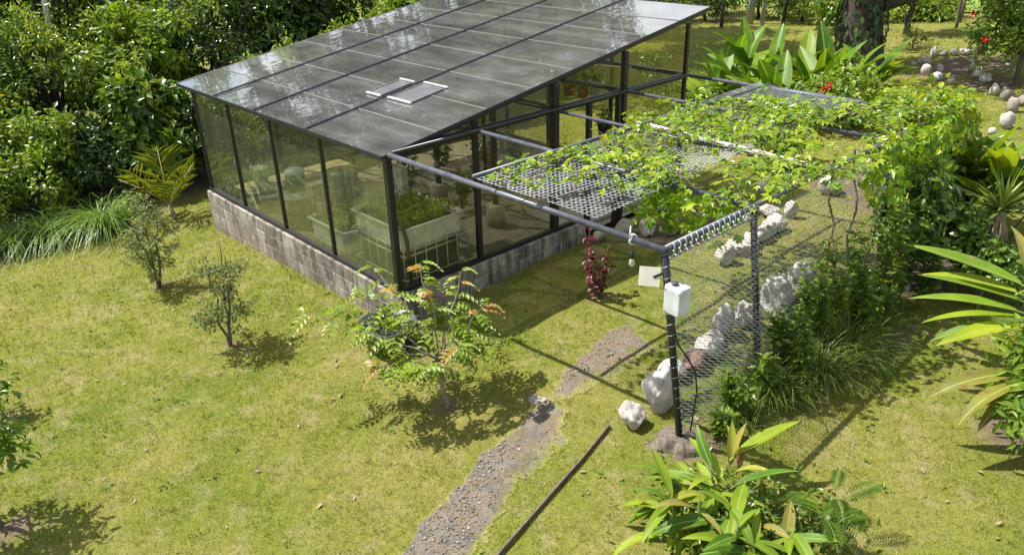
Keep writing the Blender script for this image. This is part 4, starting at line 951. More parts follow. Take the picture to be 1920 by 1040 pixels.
# ---------------------------------------------------------------- broad leaved plants
def bigleaf_mesh(L, W, droop, curl=.25, seg=10, pet=.12, wave=.0, seed=0):
    # leaf along +Y, normal +Z; V-folded blade on a short stalk, arching down
    r = np.random.default_rng(seed); vs = []; fs = []
    for s in range(seg+1):
        u = s/seg; ang = droop*u*u; yy = L*(u-.18*droop*u**3); zz = -L*.42*droop*u*u
        wv = W*.5*max(.02, math.sin(math.pi*min(1, (u*.97+.03))**.8)**.8) if s < seg else .002
        j = 1+wave*(r.random()-.5); tw = .06*math.sin(u*5+seed)
        vs += [(-wv*j, yy, zz+curl*wv*(1+tw)), (0, yy+.0, zz-.0), (wv*j, yy, zz+curl*wv*(1-tw)), (-wv*.5*j, yy, zz+curl*wv*.35), (wv*.5*j, yy, zz+curl*wv*.35)]
    for s in range(seg):
        a = 5*s; c = a+5
        for p, q in ((0, 3), (3, 1), (1, 4), (4, 2)): fs.append((a+p, a+q, c+q, c+p))
    n = len(vs); me = bpy.data.meshes.new('leaf'); 
    # stalk
    k = 5; 
    for yy, zz, rr in ((-pet*L, -.02, .012), (0, -.006, .008), (L*.5, -L*.42*droop*.25-.006, .004)):
        for q in range(k): vs.append((rr*math.cos(6.283*q/k), yy, zz+rr*math.sin(6.283*q/k)))
    for i in range(2):
        for q in range(k): fs.append((n+i*k+q, n+i*k+(q+1) % k, n+(i+1)*k+(q+1) % k, n+(i+1)*k+q))
    me.from_pydata(vs, [], fs)
    for p_ in me.polygons: p_.use_smooth = True
    me.update(); me.materials.append(None); return me
def put_leaf(me, root, base, direction, m, roll=0, scale=1, name='leaf', label=None):
    d = Vector(direction).normalized(); up = Vector((0, 0, 1)); x = d.cross(up)
    if x.length < .05: x = Vector((1, 0, 0))
    x.normalize(); z = x.cross(d); Mx = Matrix((x, d, z)).transposed()
    Mx = Mx @ Matrix.Rotation(roll, 3, 'Y')
    o = bpy.data.objects.new(name, me); COL.objects.link(o); o.parent = root; o.location = Vector(base)-origin(root)
    o.rotation_euler = Mx.to_euler(); o.scale = (scale, scale, scale)
    o.material_slots[0].link = 'OBJECT'; o.material_slots[0].material = m
    if label: o['label'] = label
    return o
# foreground ginger-like clump
LG = [bigleaf_mesh(.62, .13, dr, .3, 10, .15, .08, k) for k, dr in enumerate((.25, .5, .8, 1.1, .65))]
def leafclump(name, label, cat, x, y, stems, mats, seed, variants, scale=(.8, 1.15), elev=(.1, .9), hs=(.3, .8), spread=.25, per=7, stemr=.014, stem_m=None):
    r = np.random.default_rng(seed); z = gz(x, y); t = thing(name, (x, y, z), label, cat)
    for s in range(stems):
        a = r.uniform(0, 6.28); rr = spread*math.sqrt(r.random()); bx_, by_ = x+rr*math.cos(a), y+rr*math.sin(a); h = r.uniform(*hs)
        tx_, ty_ = bx_+.3*h*math.cos(a)*r.random(), by_+.3*h*math.sin(a)*r.random()
        w_ = wob((bx_, by_, gz(bx_, by_)-.05), (tx_, ty_, z+h), 5, .015, r)
        MB().tube(w_, list(np.linspace(stemr*1.2, stemr*.7, 5)), 7).build('stem', stem_m or m_greenstem, t, True)
        for k in range(per):
            u = r.uniform(.45, 1); q = np.array(w_[0])+(np.array(w_[-1])-np.array(w_[0]))*u; an = k*2.4+r.normal()*.4+a; el = r.uniform(*elev)
            put_leaf(variants[r.integers(len(variants))], t, q, (math.cos(an)*math.cos(el), math.sin(an)*math.cos(el), math.sin(el)), mats[r.integers(len(mats))], r.normal()*.35, r.uniform(*scale))
    return t
cl = leafclump('ginger_clump', 'lush ginger clump with yellowing leaves in the right foreground', 'plant', 5.30, -.46, 16, [LM['biglight'], LM['biglight'], LM['biglight'], LM['bigleaf'], LM['bigyellow']], 401, LG, (.42, .85), (-.25, .75), (.2, .6), .46, 6)
for base, d, m, sc, dr in [((5.02, .02, .85), (.35, .75, .38), LM['biglight'], 1.05, 0), ((4.98, -.45, .80), (-.85, -.35, .05), LM['biglight'], .95, 2), ((4.98, -.7, .72), (-.7, -.65, -.05), LM['bigleaf'], .9, 2), ((5.0, -.05, .75), (-.25, .35, .85), LM['bigyellow'], .65, 0),
                           ((4.98, -.02, .78), (.05, .25, .95), LM['bigyellow'], .62, 0), ((5.02, .05, .75), (-.5, .2, .8), LM['bigyellow'], .55, 1), ((5.08, -.1, .75), (.55, .1, .6), LM['bigyellow'], .6, 2), ((5.3, -.75, .8), (-.6, -.75, .1), LM['bigleaf'], .95, 3),
                           ((5.1, -.35, .86), (-.75, .2, .35), LM['biglight'], .8, 1), ((5.2, -.3, .8), (.5, .5, .45), LM['bigleaf'], .9, 1), ((5.3, -.35, .9), (.3, -.8, .15), LM['biglight'], .9, 2), ((4.95, -.85, .70), (-.95, -.2, .1), LM['biglight'], .9, 3), ((5.0, -1.0, .6), (-.5, -.8, .2), LM['biglight'], .85, 3), ((4.95, -.55, .6), (-.9, .1, .25), LM['bigyellow'], .7, 2), ((5.15, -.8, .85), (-.35, -.6, .5), LM['bigyellow'], .7, 2), ((5.05, -.3, .65), (-.75, -.45, .3), LM['bigyellow'], .75, 3), ((5.5, -.1, .7), (.6, .6, .15), LM['biglight'], .85, 3), ((5.05, .0, .7), (-.1, .5, .8), LM['deadbig'], .4, 0), ((5.0, .02, .72), (.3, .4, .8), LM['deadbig'], .38, 0)]:
    put_leaf(LG[dr], cl, base, d, m, random.uniform(-.3, .3), sc)
r = np.random.default_rng(402); n = 1500; P = np.stack([5.42+.34*r.normal(size=n), -.42+.34*r.normal(size=n), .48+.22*r.random(n)], 1)
leafobj('undergrowth', P, rdir(r, n)+[0, 0, .3], rdir(r, n)*.6+[0, 0, 1], .07, LM['jungle_mid'], cl, T_OVAL, .5)
def frond(mb_P, base, d, L, n, lw, r, droop=.5, width=.3):
    d = Vector(d).normalized(); sd = d.cross(Vector((0, 0, 1))); sd = sd.normalized() if sd.length > .01 else Vector((1, 0, 0)); base = Vector(base); pts = []
    for k in range(n):
        u = (k+1)/n; p_ = base+d*L*u-Vector((0, 0, 1))*droop*L*u*u*.5; pts.append(p_)
        wd = width*L*math.sin(math.pi*min(.97, .12+.85*u))
        for s in (-1, 1):
            mb_P[0].append(p_); mb_P[1].append(sd*s+d*.45-Vector((0, 0, .18))); mb_P[2].append(Vector((0, 0, 1))+sd*s*.25); mb_P[3].append(wd)
    return [base]+pts
t = thing('fern', (6.0, .0, gz(6.0, 0)), 'feathery fern at the right of the ginger clump', 'fern')
A = ([], [], [], []); mb = MB(); r = np.random.default_rng(403)
for k in range(14):
    a = r.uniform(0, 6.28); pts = frond(A, (5.90+.16*r.normal(), -.12+.16*r.normal(), gz(5.92, -.12)+r.uniform(.15, .45)), (math.cos(a), math.sin(a), r.uniform(.2, .9)), .42*r.uniform(.6, 1.1), 18, .02, r, r.uniform(.5, 1.3), .26)
    mb.tube(pts[::4]+[pts[-1]], .004, 4)
mb.tube([(5.92, -.12, gz(5.92, -.12)-.05), (5.92, -.12, gz(5.92, -.12)+.37)], .02, 6)
mb.build('stalk', m_greenstem, t, True)
leafobj('fronds', [list(q) for q in A[0]], np.array([list(q) for q in A[1]]), np.array([list(q) for q in A[2]]), np.array(A[3]), LM['fern'], t, T_DIA, .16)

# arching broad leaves reaching in from the right
LH = [bigleaf_mesh(1.02, .205, dr, .28, 12, .25, .05, 20+k) for k, dr in enumerate((.22, .4, .6, .9))]
hr = thing('arching_plant', (6.35, 3.55, gz(6.35, 3.55)), 'tall plant with long arching glossy leaves at the right edge', 'plant')
rr_ = np.random.default_rng(404)
for k, (bx_, by_) in enumerate([(6.35, 3.55), (6.45, 3.3), (6.3, 3.75)]):
    MB().tube(wob((bx_, by_, gz(bx_, by_)-.05), (bx_-.18, by_-.05, 1.75-.2*k), 5, .02, rr_), [.026, .024, .02, .016, .012], 8).build('stem', m_greenstem, hr, True)
for base, d, m, sc, v in [((6.04, 3.29, 1.68), (-1.0, .10, .12), LM['biglight'], 1.18, 0), ((6.04, 3.22, 1.61), (-.95, .05, .02), LM['biglight'], .98, 1), ((6.12, 3.17, 1.56), (-.95, -.12, .10), LM['biglight'], .92, 0),
                          ((6.12, 3.09, 1.48), (-.85, -.35, .12), LM['bigleaf'], .98, 1), ((6.17, 3.02, 1.46), (-.72, -.62, .08), LM['biglight'], .95, 1), ((6.22, 2.97, 1.41), (-.5, -.8, .05), LM['biglight'], .95, 1), ((6.20, 3.05, 1.36), (-.8, -.5, -.1), LM['bigleaf'], .85, 2),
                          ((6.07, 3.47, 1.66), (-.35, .55, .6), LM['bigyellow'], .75, 2), ((6.22, 3.27, 1.76), (.6, .4, .5), LM['biglight'], 1.0, 1), ((6.27, 3.17, 1.66), (.7, -.5, .2), LM['biglight'], 1.0, 2), ((6.17, 3.42, 1.61), (.1, .9, .4), LM['bigleaf'], 1.0, 2)]:
    put_leaf(LH[v], hr, base, d, m, rr_.normal()*.25, sc)
hd = thing('arching_plant', (6.75, 2.6, gz(6.75, 2.6)), 'browning drooping leaves of a plant low at the right edge', 'plant')
MB().tube(wob((6.75, 2.6, gz(6.75, 2.6)-.05), (6.55, 2.3, 1.35), 5, .02, rr_), [.024, .022, .02, .016, .012], 8).build('stem', m_greenstem, hd, True)
for base, d, m, sc in [((6.42, 2.25, 1.28), (-.62, -.75, .05), LM['bigbrown'], .80), ((6.50, 2.2, 1.25), (-.45, -.85, .0), LM['bigbrown'], .78), ((6.52, 2.22, 1.2), (-.30, -.9, -.1), LM['bigbrown'], .66), ((6.6, 2.35, 1.35), (.4, .6, .5), LM['bigleaf'], .9), ((6.6, 2.3, 1.3), (.8, -.2, .4), LM['biglight'], .9)]:
    put_leaf(LH[3], hd, base, d, m, rr_.normal()*.2, sc)
t = tree('leafy_shrub', 'young leafy shrub on a thin trunk at the right edge', 'shrub', 6.52, 2.42, 1.15, (.36, .45, .42), LM['weed'], m_palebark, 405, 16, 620, .18, .13, .022, .45, T_OVAL, .36, cz=.68)
tree('leafy_shrub', 'low leafy shrub cut off by the lower right edge', 'shrub', 6.95, 1.75, .9, (.4, .4, .4), LM['weed'], m_palebark, 406, 14, 480, .18, .12, .02, .45, T_OVAL, .36)

# spiky plant with a dry skirt
sy2 = thing('spiky_plant', (5.12, 5.85, gz(5.12, 5.85)), 'spiky rosette plant with a hanging dry skirt of old leaves', 'plant')
r = np.random.default_rng(407); zc = gz(5.12, 5.85)+.90
MB().tube([(5.12, 5.85, zc-.9), (5.12, 5.85, zc)], .06, 9).build('trunk', m_drystem, sy2, True)
LS = [bigleaf_mesh(.62, .05, dr, .35, 8, .02, 0, 40+k) for k, dr in enumerate((.1, .3, .6))]
for k in range(44):
    a = k*2.4; el = 1.45-1.5*(k/44)+r.normal()*.1
    put_leaf(LS[k % 3], sy2, (5.12, 5.85, zc), (math.cos(a)*math.cos(el), math.sin(a)*math.cos(el), math.sin(el)), LM['spiky'], r.normal()*.2, r.uniform(.75, 1.05))
mb = MB()
for k in range(70):
    a = r.uniform(0, 6.28); o_ = r.uniform(.05, .2); mb.tube([(5.12+.04*math.cos(a), 5.85+.04*math.sin(a), zc-.02), (5.12+o_*.7*math.cos(a), 5.85+o_*.7*math.sin(a), zc-.3), (5.12+o_*math.cos(a), 5.85+o_*math.sin(a), zc-.55-.15*r.random())], [.010, .009, .003], 4)
mb.build('dry_skirt', m_drystem, sy2)
# canna-like clump behind the spiky plant
LC = [bigleaf_mesh(.8, .28, dr, .3, 10, .3, .05, 60+k) for k, dr in enumerate((.15, .35, .6))]
leafclump('canna_clump', 'broad upright canna leaves behind the spiky plant', 'plant', 4.60, 7.1, 12, [LM['bigleaf'], LM['biglight'], LM['biglight']], 408, LC, (.95, 1.4), (.45, 1.25), (.7, 1.25), .55, 5)

# big leaved heliconia clump behind the pergola
LB = [bigleaf_mesh(1.15, .34, dr, .32, 12, .5, .10, 80+k) for k, dr in enumerate((.12, .3, .55, .85))]
leafclump('heliconia_clump', 'large paddle leaved heliconia clump behind the far end of the pergola', 'plant', -1.95, 12.5, 22, [LM['bigleaf'], LM['bigleaf'], LM['biglight']], 409, LB, (.9, 1.35), (.35, 1.35), (.4, 1.0), 1.3, 4, .03)
leafclump('heliconia_clump', 'paddle leaved clump with a pale tip beside the big tree', 'plant', -.35, 13.4, 8, [LM['bigleaf'], LM['biglight']], 410, LB, (.8, 1.15), (.5, 1.2), (.4, .9), .5, 4, .03)
leafclump('heliconia_clump', 'lower paddle leaves at the left of the heliconias', 'plant', -3.0, 11.9, 6, [LM['bigleaf'], LM['biglight']], 411, LB, (.75, 1.1), (.1, .9), (.2, .5), .6, 4, .03)
t = tree('hibiscus_bush', 'leafy hibiscus bush with one red flower behind the pergola', 'bush', .30, 11.6, 1.15, (.85, .85, .55), LM['jungle_light'], m_bark, 412, 30, 2400, .36, .13, .04, .3, T_OVAL, .6)
r = np.random.default_rng(413); P = np.array([.20, 10.9, 1.45])+r.normal(size=(26, 3))*.05
leafobj('flower', P, rdir(r, 26)+[.4, -.7, .3], rdir(r, 26)+[.5, -.8, .5], .12, m_redpetal, t, T_OVAL, .8)
t = tree('flower_bush', 'low bush with magenta flowers under the far mesh', 'bush', .6, 8.6, .9, (.7, .7, .4), LM['jungle_mid'], m_bark, 414, 16, 1400, .26, .10, .03, .3, T_OVAL, .55)
for q in ((.35, 8.1, 1.15), (1.0, 8.3, 1.2), (.7, 8.9, 1.25)):
    P = np.array(q)+r.normal(size=(14, 3))*.03; leafobj('flower', P, rdir(r, 14), rdir(r, 14)+[0, 0, 1], .09, m_pinkpetal, t, T_OVAL, .8)
for k, (x, y, lb) in enumerate([(-3.9, 13.9, 'weedy shoots right of the roof corner, farthest patch'), (-4.1, 12.3, 'weedy shoots right of the roof corner, middle patch'), (-3.2, 10.4, 'weedy shoots nearest the greenhouse back corner'), (-2.0, 9.2, 'weedy shoots behind the far cross pipe')]):
    tree('weed_patch', lb, 'weeds', x, y, .6, (1.0, 1.1, .35), LM['weed'], m_twig, 420+k, 40, 1900, .2, .10, .012, .3, T_DIA, .4, 'weed patches behind the greenhouse', cz=.25)
# maroon shrub
t = thing('maroon_shrub', (1.52, 2.2, gz(1.52, 2.2)), 'slim maroon leaved shrub on the shaded grass under the pergola', 'shrub'); mb = MB(); Ps = []; r = np.random.default_rng(430)
for k in range(9):
    a = r.uniform(0, 6.28); tp = (1.52+.21*math.cos(a), 2.2+.21*math.sin(a), gz(1.52, 2.2)+r.uniform(.45, 1.15)); w_ = wob((1.52+.03*math.cos(a), 2.2+.03*math.sin(a), gz(1.52, 2.2)-.03), tp, 6, .02, r); mb.tube(w_, list(np.linspace(.009, .003, 6)), 5); w_ = np.array(w_)
    for q in range(17): u = r.uniform(.15, 1)*5; i = min(4, int(u)); Ps.append(w_[i]+(w_[i+1]-w_[i])*(u-i))
mb.build('stem', m_twig, t, True); Ps = np.array(Ps); n = len(Ps); a = r.uniform(0, 6.28, n)
leafobj('leaves', Ps, np.stack([np.cos(a), np.sin(a), -.6+.5*r.random(n)], 1), np.stack([.6*np.cos(a), .6*np.sin(a), np.ones(n)], 1)+.3*r.normal(size=(n, 3)), .10*(.7+.5*r.random(n)), LM['maroon'], t, T_OVAL, .6)

# ---------------------------------------------------------------- small trees on the lawn
def wispy(label, x, y, h, seed, spread, nb, lean=(0, 0), name='sapling'):
    r = np.random.default_rng(seed); z = gz(x, y); t = thing(name, (x, y, z), label, 'tree'); mb = MB(); Ps = []; Ds = []
    forks = []
    for k in range(3):
        a = k*2.1+r.random(); top = np.array([x+lean[0]+spread*.35*math.cos(a), y+lean[1]+spread*.35*math.sin(a), z+h*r.uniform(.8, 1)])
        w_ = wob((x, y, z-.05), top, 8, .025, r); mb.tube(w_, list(np.linspace(.022, .006, 8)), 6); forks.append(np.array(w_))
    for k in range(nb):
        w_ = forks[k % 3]; u = r.uniform(.14, .95)*7; i = min(6, int(u)); s = w_[i]+(w_[i+1]-w_[i])*(u-i); a = r.uniform(0, 6.28); L = spread*r.uniform(.45, 1)*(1-.35*u/7)
        e = s+np.array([L*math.cos(a), L*math.sin(a), L*r.uniform(.15, .75)]); b_ = wob(s, e, 5, .03, r); mb.tube(b_, [.007, .005, .004, .003, .002], 4, False); b_ = np.array(b_)
        for q in range(54):
            v = (r.random()**.7)*4; i = min(3, int(v)); d = rdir(r, 1)[0]*.09*r.random(); Ps.append(b_[i]+(b_[i+1]-b_[i])*(v-i)+d); Ds.append(d*6+(b_[-1]-b_[0])*.8+np.array([0, 0, -.1]))
    mb.build('trunk', m_bark, t, True); Ps = np.array(Ps); Ds = np.array(Ds); n = len(Ps)
    leafobj('crown', Ps, Ds+.3*r.normal(size=(n, 3)), np.array([0, 0, 1])+.55*r.normal(size=(n, 3)), .050*(.6+.8*r.random(n)), LM['grey'], t, T_DIA, .55)
wispy('wispy grey green sapling nearest the jungle on the left lawn', -4.08, -1.77, 1.38, 440, .55, 46)
wispy('slender grey green sapling in the middle of the left lawn', -1.31, -1.85, 1.45, 441, .50, 40, (-.02, .08))
# flat topped young tree with feathery leaves and orange tips
def feather_tree(x, y):
    r = np.random.default_rng(450); z = gz(x, y); t = thing('feather_tree', (x, y, z), 'flat topped young tree with feathery leaves and orange tips', 'tree'); mb = MB()
    G_ = ([], [], [], []); O_ = ([], [], [], [])
    fork = np.array([x-.12, y+.02, z+.55]); mb.tube(wob((x, y, z-.06), fork, 6, .03, r), list(np.linspace(.030, .022, 6)), 8)
    limbs = [(-1.16, -.93, 1.12), (-1.35, .10, 1.22), (-.45, .65, 1.28), (.48, .45, .80), (-.10, -.80, .82), (-.12, .70, .98), (-.95, -.35, 1.30), (-.75, .32, 1.40), (-.50, -.60, 1.02), (.30, .0, .92),
             (-.32, .12, 1.22), (-1.0, -.62, 1.08), (.18, -.42, .76), (.1, .4, 1.05), (-.65, -.1, 1.2), (-.2, .35, 1.1)]
    for lx, ly, lz in limbs:
        e = np.array([x+lx, y+ly, z+lz]); w_ = wob(fork, e, 6, .04, r); mb.tube(w_, [.011, .009, .008, .006, .005, .0025], 6, False); w_ = np.array(w_)
        nf = 11
        for k in range(nf):
            u = .38+.62*k/(nf-1); i = min(4, int(u*5)); s_ = w_[i]+(w_[min(5, i+1)]-w_[i])*(u*5-i); out_ = e-fork; a = math.atan2(out_[1], out_[0])+r.normal()*1.0
            L = r.uniform(.20, .34); tgt = O_ if (k >= nf-3 and r.random() < .28) else G_
            pts = frond(tgt, s_, (math.cos(a), math.sin(a), .30+.25*r.normal()), L, 6, .03, r, 1.6, .31); mb.tube([pts[0], pts[4], pts[-1]], .002, 3, False)
    mb.build('trunk', m_greybark2, t, True)
    for A, m, nm in ((G_, LM['pinnate'], 'foliage'), (O_, LM['orange'], 'young_leaves')):
        if A[0]: leafobj(nm, [list(q) for q in A[0]], np.array([list(q) for q in A[1]]), np.array([list(q) for q in A[2]]), np.maximum(np.array(A[3])*1.05, .05), m, t, T_OVAL, .62)
feather_tree(2.02, -.85)
tree('citrus_bush', 'glossy leaved bush at the lower left corner', 'bush', .20, -4.86, 1.5, (.34, .40, .62), LM['citrus'], m_bark, 460, 22, 900, .2, .10, .03, .45, T_OVAL, .42, cz=.9)
tree('citrus_bush', 'small dark bush cut off by the left edge', 'bush', -2.0, -4.52, .95, (.32, .32, .42), LM['citrus'], m_bark, 461, 14, 420, .16, .09, .02, .4, T_OVAL, .45)
# coconut seedling
pc = thing('young_palm', (-7.22, -.33, gz(-7.22, -.33)), 'young yellow green palm at the jungle edge', 'palm'); r = np.random.default_rng(470); zb = gz(-7.22, -.33)
MB().tube([(-7.22, -.33, zb-.05), (-7.25, -.33, zb+.15), (-7.28, -.35, zb+.3)], [.06, .045, .03], 8).build('trunk', m_drystem, pc, True)
for k, (ax, ay, az, L) in enumerate([(-.15, .05, 1.1, 1.15), (.45, .45, .9, 1.05), (-.85, -.45, .75, 1.05), (-.2, -.8, .8, 1.0), (.75, .05, .7, .9), (-.6, .65, .7, .9)]):
    A = ([], [], [], []); pts = frond(A, (-7.26, -.34, zb+.28), (ax*.9, ay*.9, az*1.1), L*1.2, 12, .02, r, .42, .44)
    fr = MB().tube([pts[0], pts[5], pts[12], pts[-1]], [.016, .011, .007, .003], 5).build('frond', m_bamboo, pc, True)
    leafobj('leaflets', [list(q) for q in A[0]], np.array([list(q) for q in A[1]])*[1, 1, 1.6]+[0, 0, .45]+.12*r.normal(size=(len(A[1]), 3)), np.array([list(q) for q in A[2]]), np.array(A[3])*1.1, LM['palm'], fr, T_DIA, .05)
# lemongrass clumps
for k, (x, y, n, L, lb) in enumerate([(-7.75, -1.45, 520, 1.15, 'big lemongrass clump behind the left sapling'), (-8.1, -2.25, 420, 1.05, 'lemongrass clump at the left, leaning over the lawn'), (-8.3, -2.95, 420, 1.0, 'lemongrass clump at the left edge of the lawn'), (-8.35, -1.0, 200, 1.0, 'taller arching lemongrass behind the big clump')]):
    blades('lemongrass', lb, x, y, n, L, 1.15, .010, LM['lemongrass'], 480+k, .22, 'grass', 'lemongrass clumps', (.10, -.12))
spriggy('grey_shrublet', 'small blue grey shrublet left of the young palm', -7.9, -.75, gz(-7.9, -.75), .55, 360, 490, LM['grey'], .07, .3, 'shrub')

# ---------------------------------------------------------------- jungle edge on the left and behind
JG = [ # label, x, y, h, rad, mat, seed, nclump, nleaf, clump r, leaf, kind
 ('pale creeper covered mound at the far left edge', -9.3, -3.1, 1.7, (1.1, 1.1, .85), 'yellowgreen', 34, 3400, .40, .11, T_OVAL, .7),
 ('light green bush between the lemongrass and the pale mound', -9.6, -1.9, 1.8, (1.0, .9, .9), 'jungle_light', 32, 3200, .40, .12, T_OVAL, .6),
 ('dark rounded bush behind the lemongrass', -9.5, -.85, 1.5, (.85, .8, .75), 'jungle_dark', 28, 2800, .36, .13, T_OVAL, .6),
 ('mid green bush behind the young palm', -9.6, .35, 2.0, (1.0, .9, 1.0), 'jungle_mid', 30, 3200, .42, .15, T_OVAL, .55),
 ('dark bush beside the left glass wall corner', -8.9, 1.5, 1.9, (.75, .9, .95), 'jungle_dark', 28, 2600, .36, .14, T_OVAL, .55),
 ('yellow green bush peeping over the low roof corner', -8.4, 2.7, 2.35, (.9, 1.0, 1.0), 'yellowgreen', 32, 3400, .38, .12, T_OVAL, .6),
 ('bright hedge bush along the left roof edge', -8.5, 4.3, 2.6, (.95, 1.1, 1.1), 'jungle_light', 32, 3200, .40, .12, T_OVAL, .55),
 ('leafy bush with pale leaves beyond the roof edge middle', -8.7, 6.0, 2.9, (1.0, 1.1, 1.2), 'jungle_light', 32, 3000, .42, .14, T_OVAL, .55),
 ('drooping leaved bush at the top of the roof edge', -8.9, 7.8, 3.2, (1.1, 1.2, 1.3), 'jungle_mid', 32, 3000, .45, .18, T_DIA, .4),
 ('broad tree with hanging leaves above the pale mound', -11.4, -2.8, 3.3, (1.4, 1.3, 1.5), 'jungle_mid', 38, 4200, .48, .19, T_DIA, .42),
 ('glossy leaved tree behind the light green bush', -11.8, -1.0, 3.6, (1.5, 1.3, 1.6), 'jungle_mid', 38, 4200, .50, .17, T_OVAL, .5),
 ('light leaved tree in the middle of the left jungle', -11.2, .9, 3.3, (1.3, 1.3, 1.4), 'jungle_light', 36, 4000, .46, .15, T_OVAL, .55),
 ('dark glossy tree above the roof left corner', -11.0, 2.9, 3.7, (1.2, 1.4, 1.6), 'jungle_dark', 34, 3600, .48, .15, T_OVAL, .5),
 ('deep green tree left of the top of the roof edge', -11.3, 5.0, 4.0, (1.3, 1.5, 1.7), 'jungle_dark', 34, 3600, .50, .16, T_OVAL, .5),
 ('mixed green tree behind the roof edge hedge', -11.6, 7.3, 4.4, (1.4, 1.6, 1.9), 'jungle_mid', 34, 3400, .52, .18, T_DIA, .45),
 ('dark tree at the top left corner of the jungle', -14.2, -2.4, 5.6, (1.7, 1.8, 2.6), 'jungle_dark', 40, 4200, .60, .20, T_OVAL, .5),
 ('tall dark tree second from the top left corner', -14.4, .2, 5.6, (1.7, 1.8, 2.6), 'jungle_dark', 40, 4200, .60, .19, T_OVAL, .5),
 ('mid green tree at the top of the left jungle', -14.0, 2.8, 5.4, (1.7, 1.8, 2.5), 'jungle_mid', 40, 4200, .60, .19, T_OVAL, .5),
 ('dark tree behind the glossy one at the top', -14.2, 5.6, 5.8, (1.8, 1.9, 2.6), 'jungle_dark', 40, 4000, .60, .20, T_OVAL, .5),
 ('jungle tree beyond the pale creeper mound at the far left', -13.4, -5.4, 5.0, (1.8, 1.8, 2.3), 'jungle_mid', 34, 2600, .62, .24, T_OVAL, .5),
 ('low bush beside the pale creeper mound at the far left', -10.4, -4.9, 2.2, (1.2, 1.2, 1.1), 'jungle_light', 28, 2000, .45, .15, T_OVAL, .55),
]
for i, (lb, x, y, h, rad, m, ncl, nl, crr, ls, T, Wd) in enumerate(JG):
    tree('jungle_tree' if h > 3.1 else 'jungle_bush', lb, 'tree' if h > 3.1 else 'bush', x, y, h, rad, LM[m], m_darkbark, 600+i, int(ncl*1.5), int(nl*1.8), crr*.78, ls*(.66, 1.1, .78, 1.6, .70)[i % 5], .05+.02*h, .4, T_OV4 if T is T_OVAL else T, Wd, 'jungle along the left and back', young=LM[{'jungle_dark': 'jungle_light', 'jungle_mid': 'yellowgreen', 'jungle_light': 'vine', 'yellowgreen': 'jungle_mid'}[m]])
# two bare pale trunks leaning in the top left
for i, (pts, lb) in enumerate([([(-12.4, -2.2, -.5), (-12.6, -2.15, 1.6), (-13.1, -2.35, 3.4), (-13.7, -2.7, 5.2)], 'thin pale trunk slanting in the top left corner'), ([(-12.0, -.75, -.5), (-12.15, -.7, 1.5), (-12.1, -.45, 3.2), (-12.05, -.3, 5.2)], 'thin grey trunk curving up at the top left')]):
    t = thing('bare_trunk', pts[0], lb, 'trunk'); MB().tube(pts, [.075, .065, .055, .045], 8).build('trunk', m_palebark, t, True)
# tall forest trees behind, mirrored in the roof
for i, (x, y, h, lb) in enumerate([(-15.0, 8.0, 13, 'tall forest tree behind the left jungle'), (-16.0, 12.5, 15, 'tallest forest tree behind the greenhouse'), (-13.2, 16.0, 14, 'tall forest tree beyond the greenhouse back wall'), (-18.5, 6.0, 14.5, 'tall forest tree deep in the left jungle'), (-17.5, 18.5, 14, 'tall forest tree far behind the roof ridge'), (-12.5, 11.5, 9.5, 'half grown forest tree behind the greenhouse')]):
    tree('forest_tree', lb, 'tree', x, y, h, (2.3, 2.4, h*.36), LM['jungle_mid' if i % 2 else 'jungle_dark'], m_darkbark, 660+i, 60, 5200, .85, .34, .22, .5, T_OVAL, .5, 'tall forest trees behind')
# low tangle closing the gaps under the trees
r = np.random.default_rng(690); n = 9000; x = r.uniform(-16, -9.2, n); y = r.uniform(-5.5, 9.5, n); k = vnoise(x, y, .9, 3) > .35; x, y = x[k], y[k]; n = len(x)
P = np.stack([x, y, GZ(x, y)+.05+1.0*r.random(n)*vnoise(x, y, .7, 5)], 1); V, F = leaves(P, rdir(r, n)+[0, 0, .4], rdir(r, n)+[0, 0, .9], .17*(.6+.8*r.random(n)), T_OVAL, .55)
tag(link('undergrowth', np_mesh('undergrowth', V, F), LM['jungle_dark']), 'dark leafy undergrowth below the jungle trees', 'undergrowth', kind='stuff')

# ---------------------------------------------------------------- background behind the greenhouse
bt = thing('big_tree', (-2.1, 17.6, gz(-2.1, 17.6)), 'big old tree with a dark vine covered trunk at the top', 'tree'); r = np.random.default_rng(700); zb = gz(-2.1, 17.6)
mb = MB(); mb.tube(wob((-2.1, 17.6, zb-.2), (-2.25, 17.7, zb+3.4), 8, .06, r), [.85, .68, .58, .54, .52, .50, .48, .45], 14)
mb.tube([(-2.2, 17.7, zb+1.6), (-1.6, 17.9, zb+1.9), (-.8, 18.1, zb+2.2), (.1, 18.2, zb+2.9), (1.0, 18.4, zb+3.8)], [.22, .19, .17, .14, .10], 9)
mb.tube([(-2.2, 17.7, zb+2.0), (-3.0, 17.5, zb+2.6), (-3.8, 17.2, zb+3.4)], [.2, .15, .1], 8)
mb.tube([(-2.25, 17.7, zb+3.2), (-2.6, 18.6, zb+5.0)], [.3, .14], 8); mb.tube([(-2.25, 17.7, zb+3.2), (-1.6, 16.9, zb+5.2)], [.28, .12], 8)
mb.build('trunk', m_darkbark, bt, True)
cc, P, D, Nn = clumps(r, (-2.2, 17.9, zb+5.6), (3.6, 3.4, 2.2), 60, 6500, .75, .4)
leafobj('crown', P, D, Nn, .24*(.6+.8*r.random(len(P))), LM['jungle_mid'], bt, T_OVAL, .45)
cc, P, D, Nn = clumps(r, (-4.3, 17.0, zb+2.5), (1.0, .9, .8), 16, 1500, .4, .3)
leafobj('low_bough', P, D, Nn, .22*(.6+.8*r.random(len(P))), LM['grey'], bt, T_DIA, .4)
n = 650; a = r.uniform(0, 6.28, n); zz = r.random(n)*3.0; rad = .60+.10*r.random(n)-.04*zz
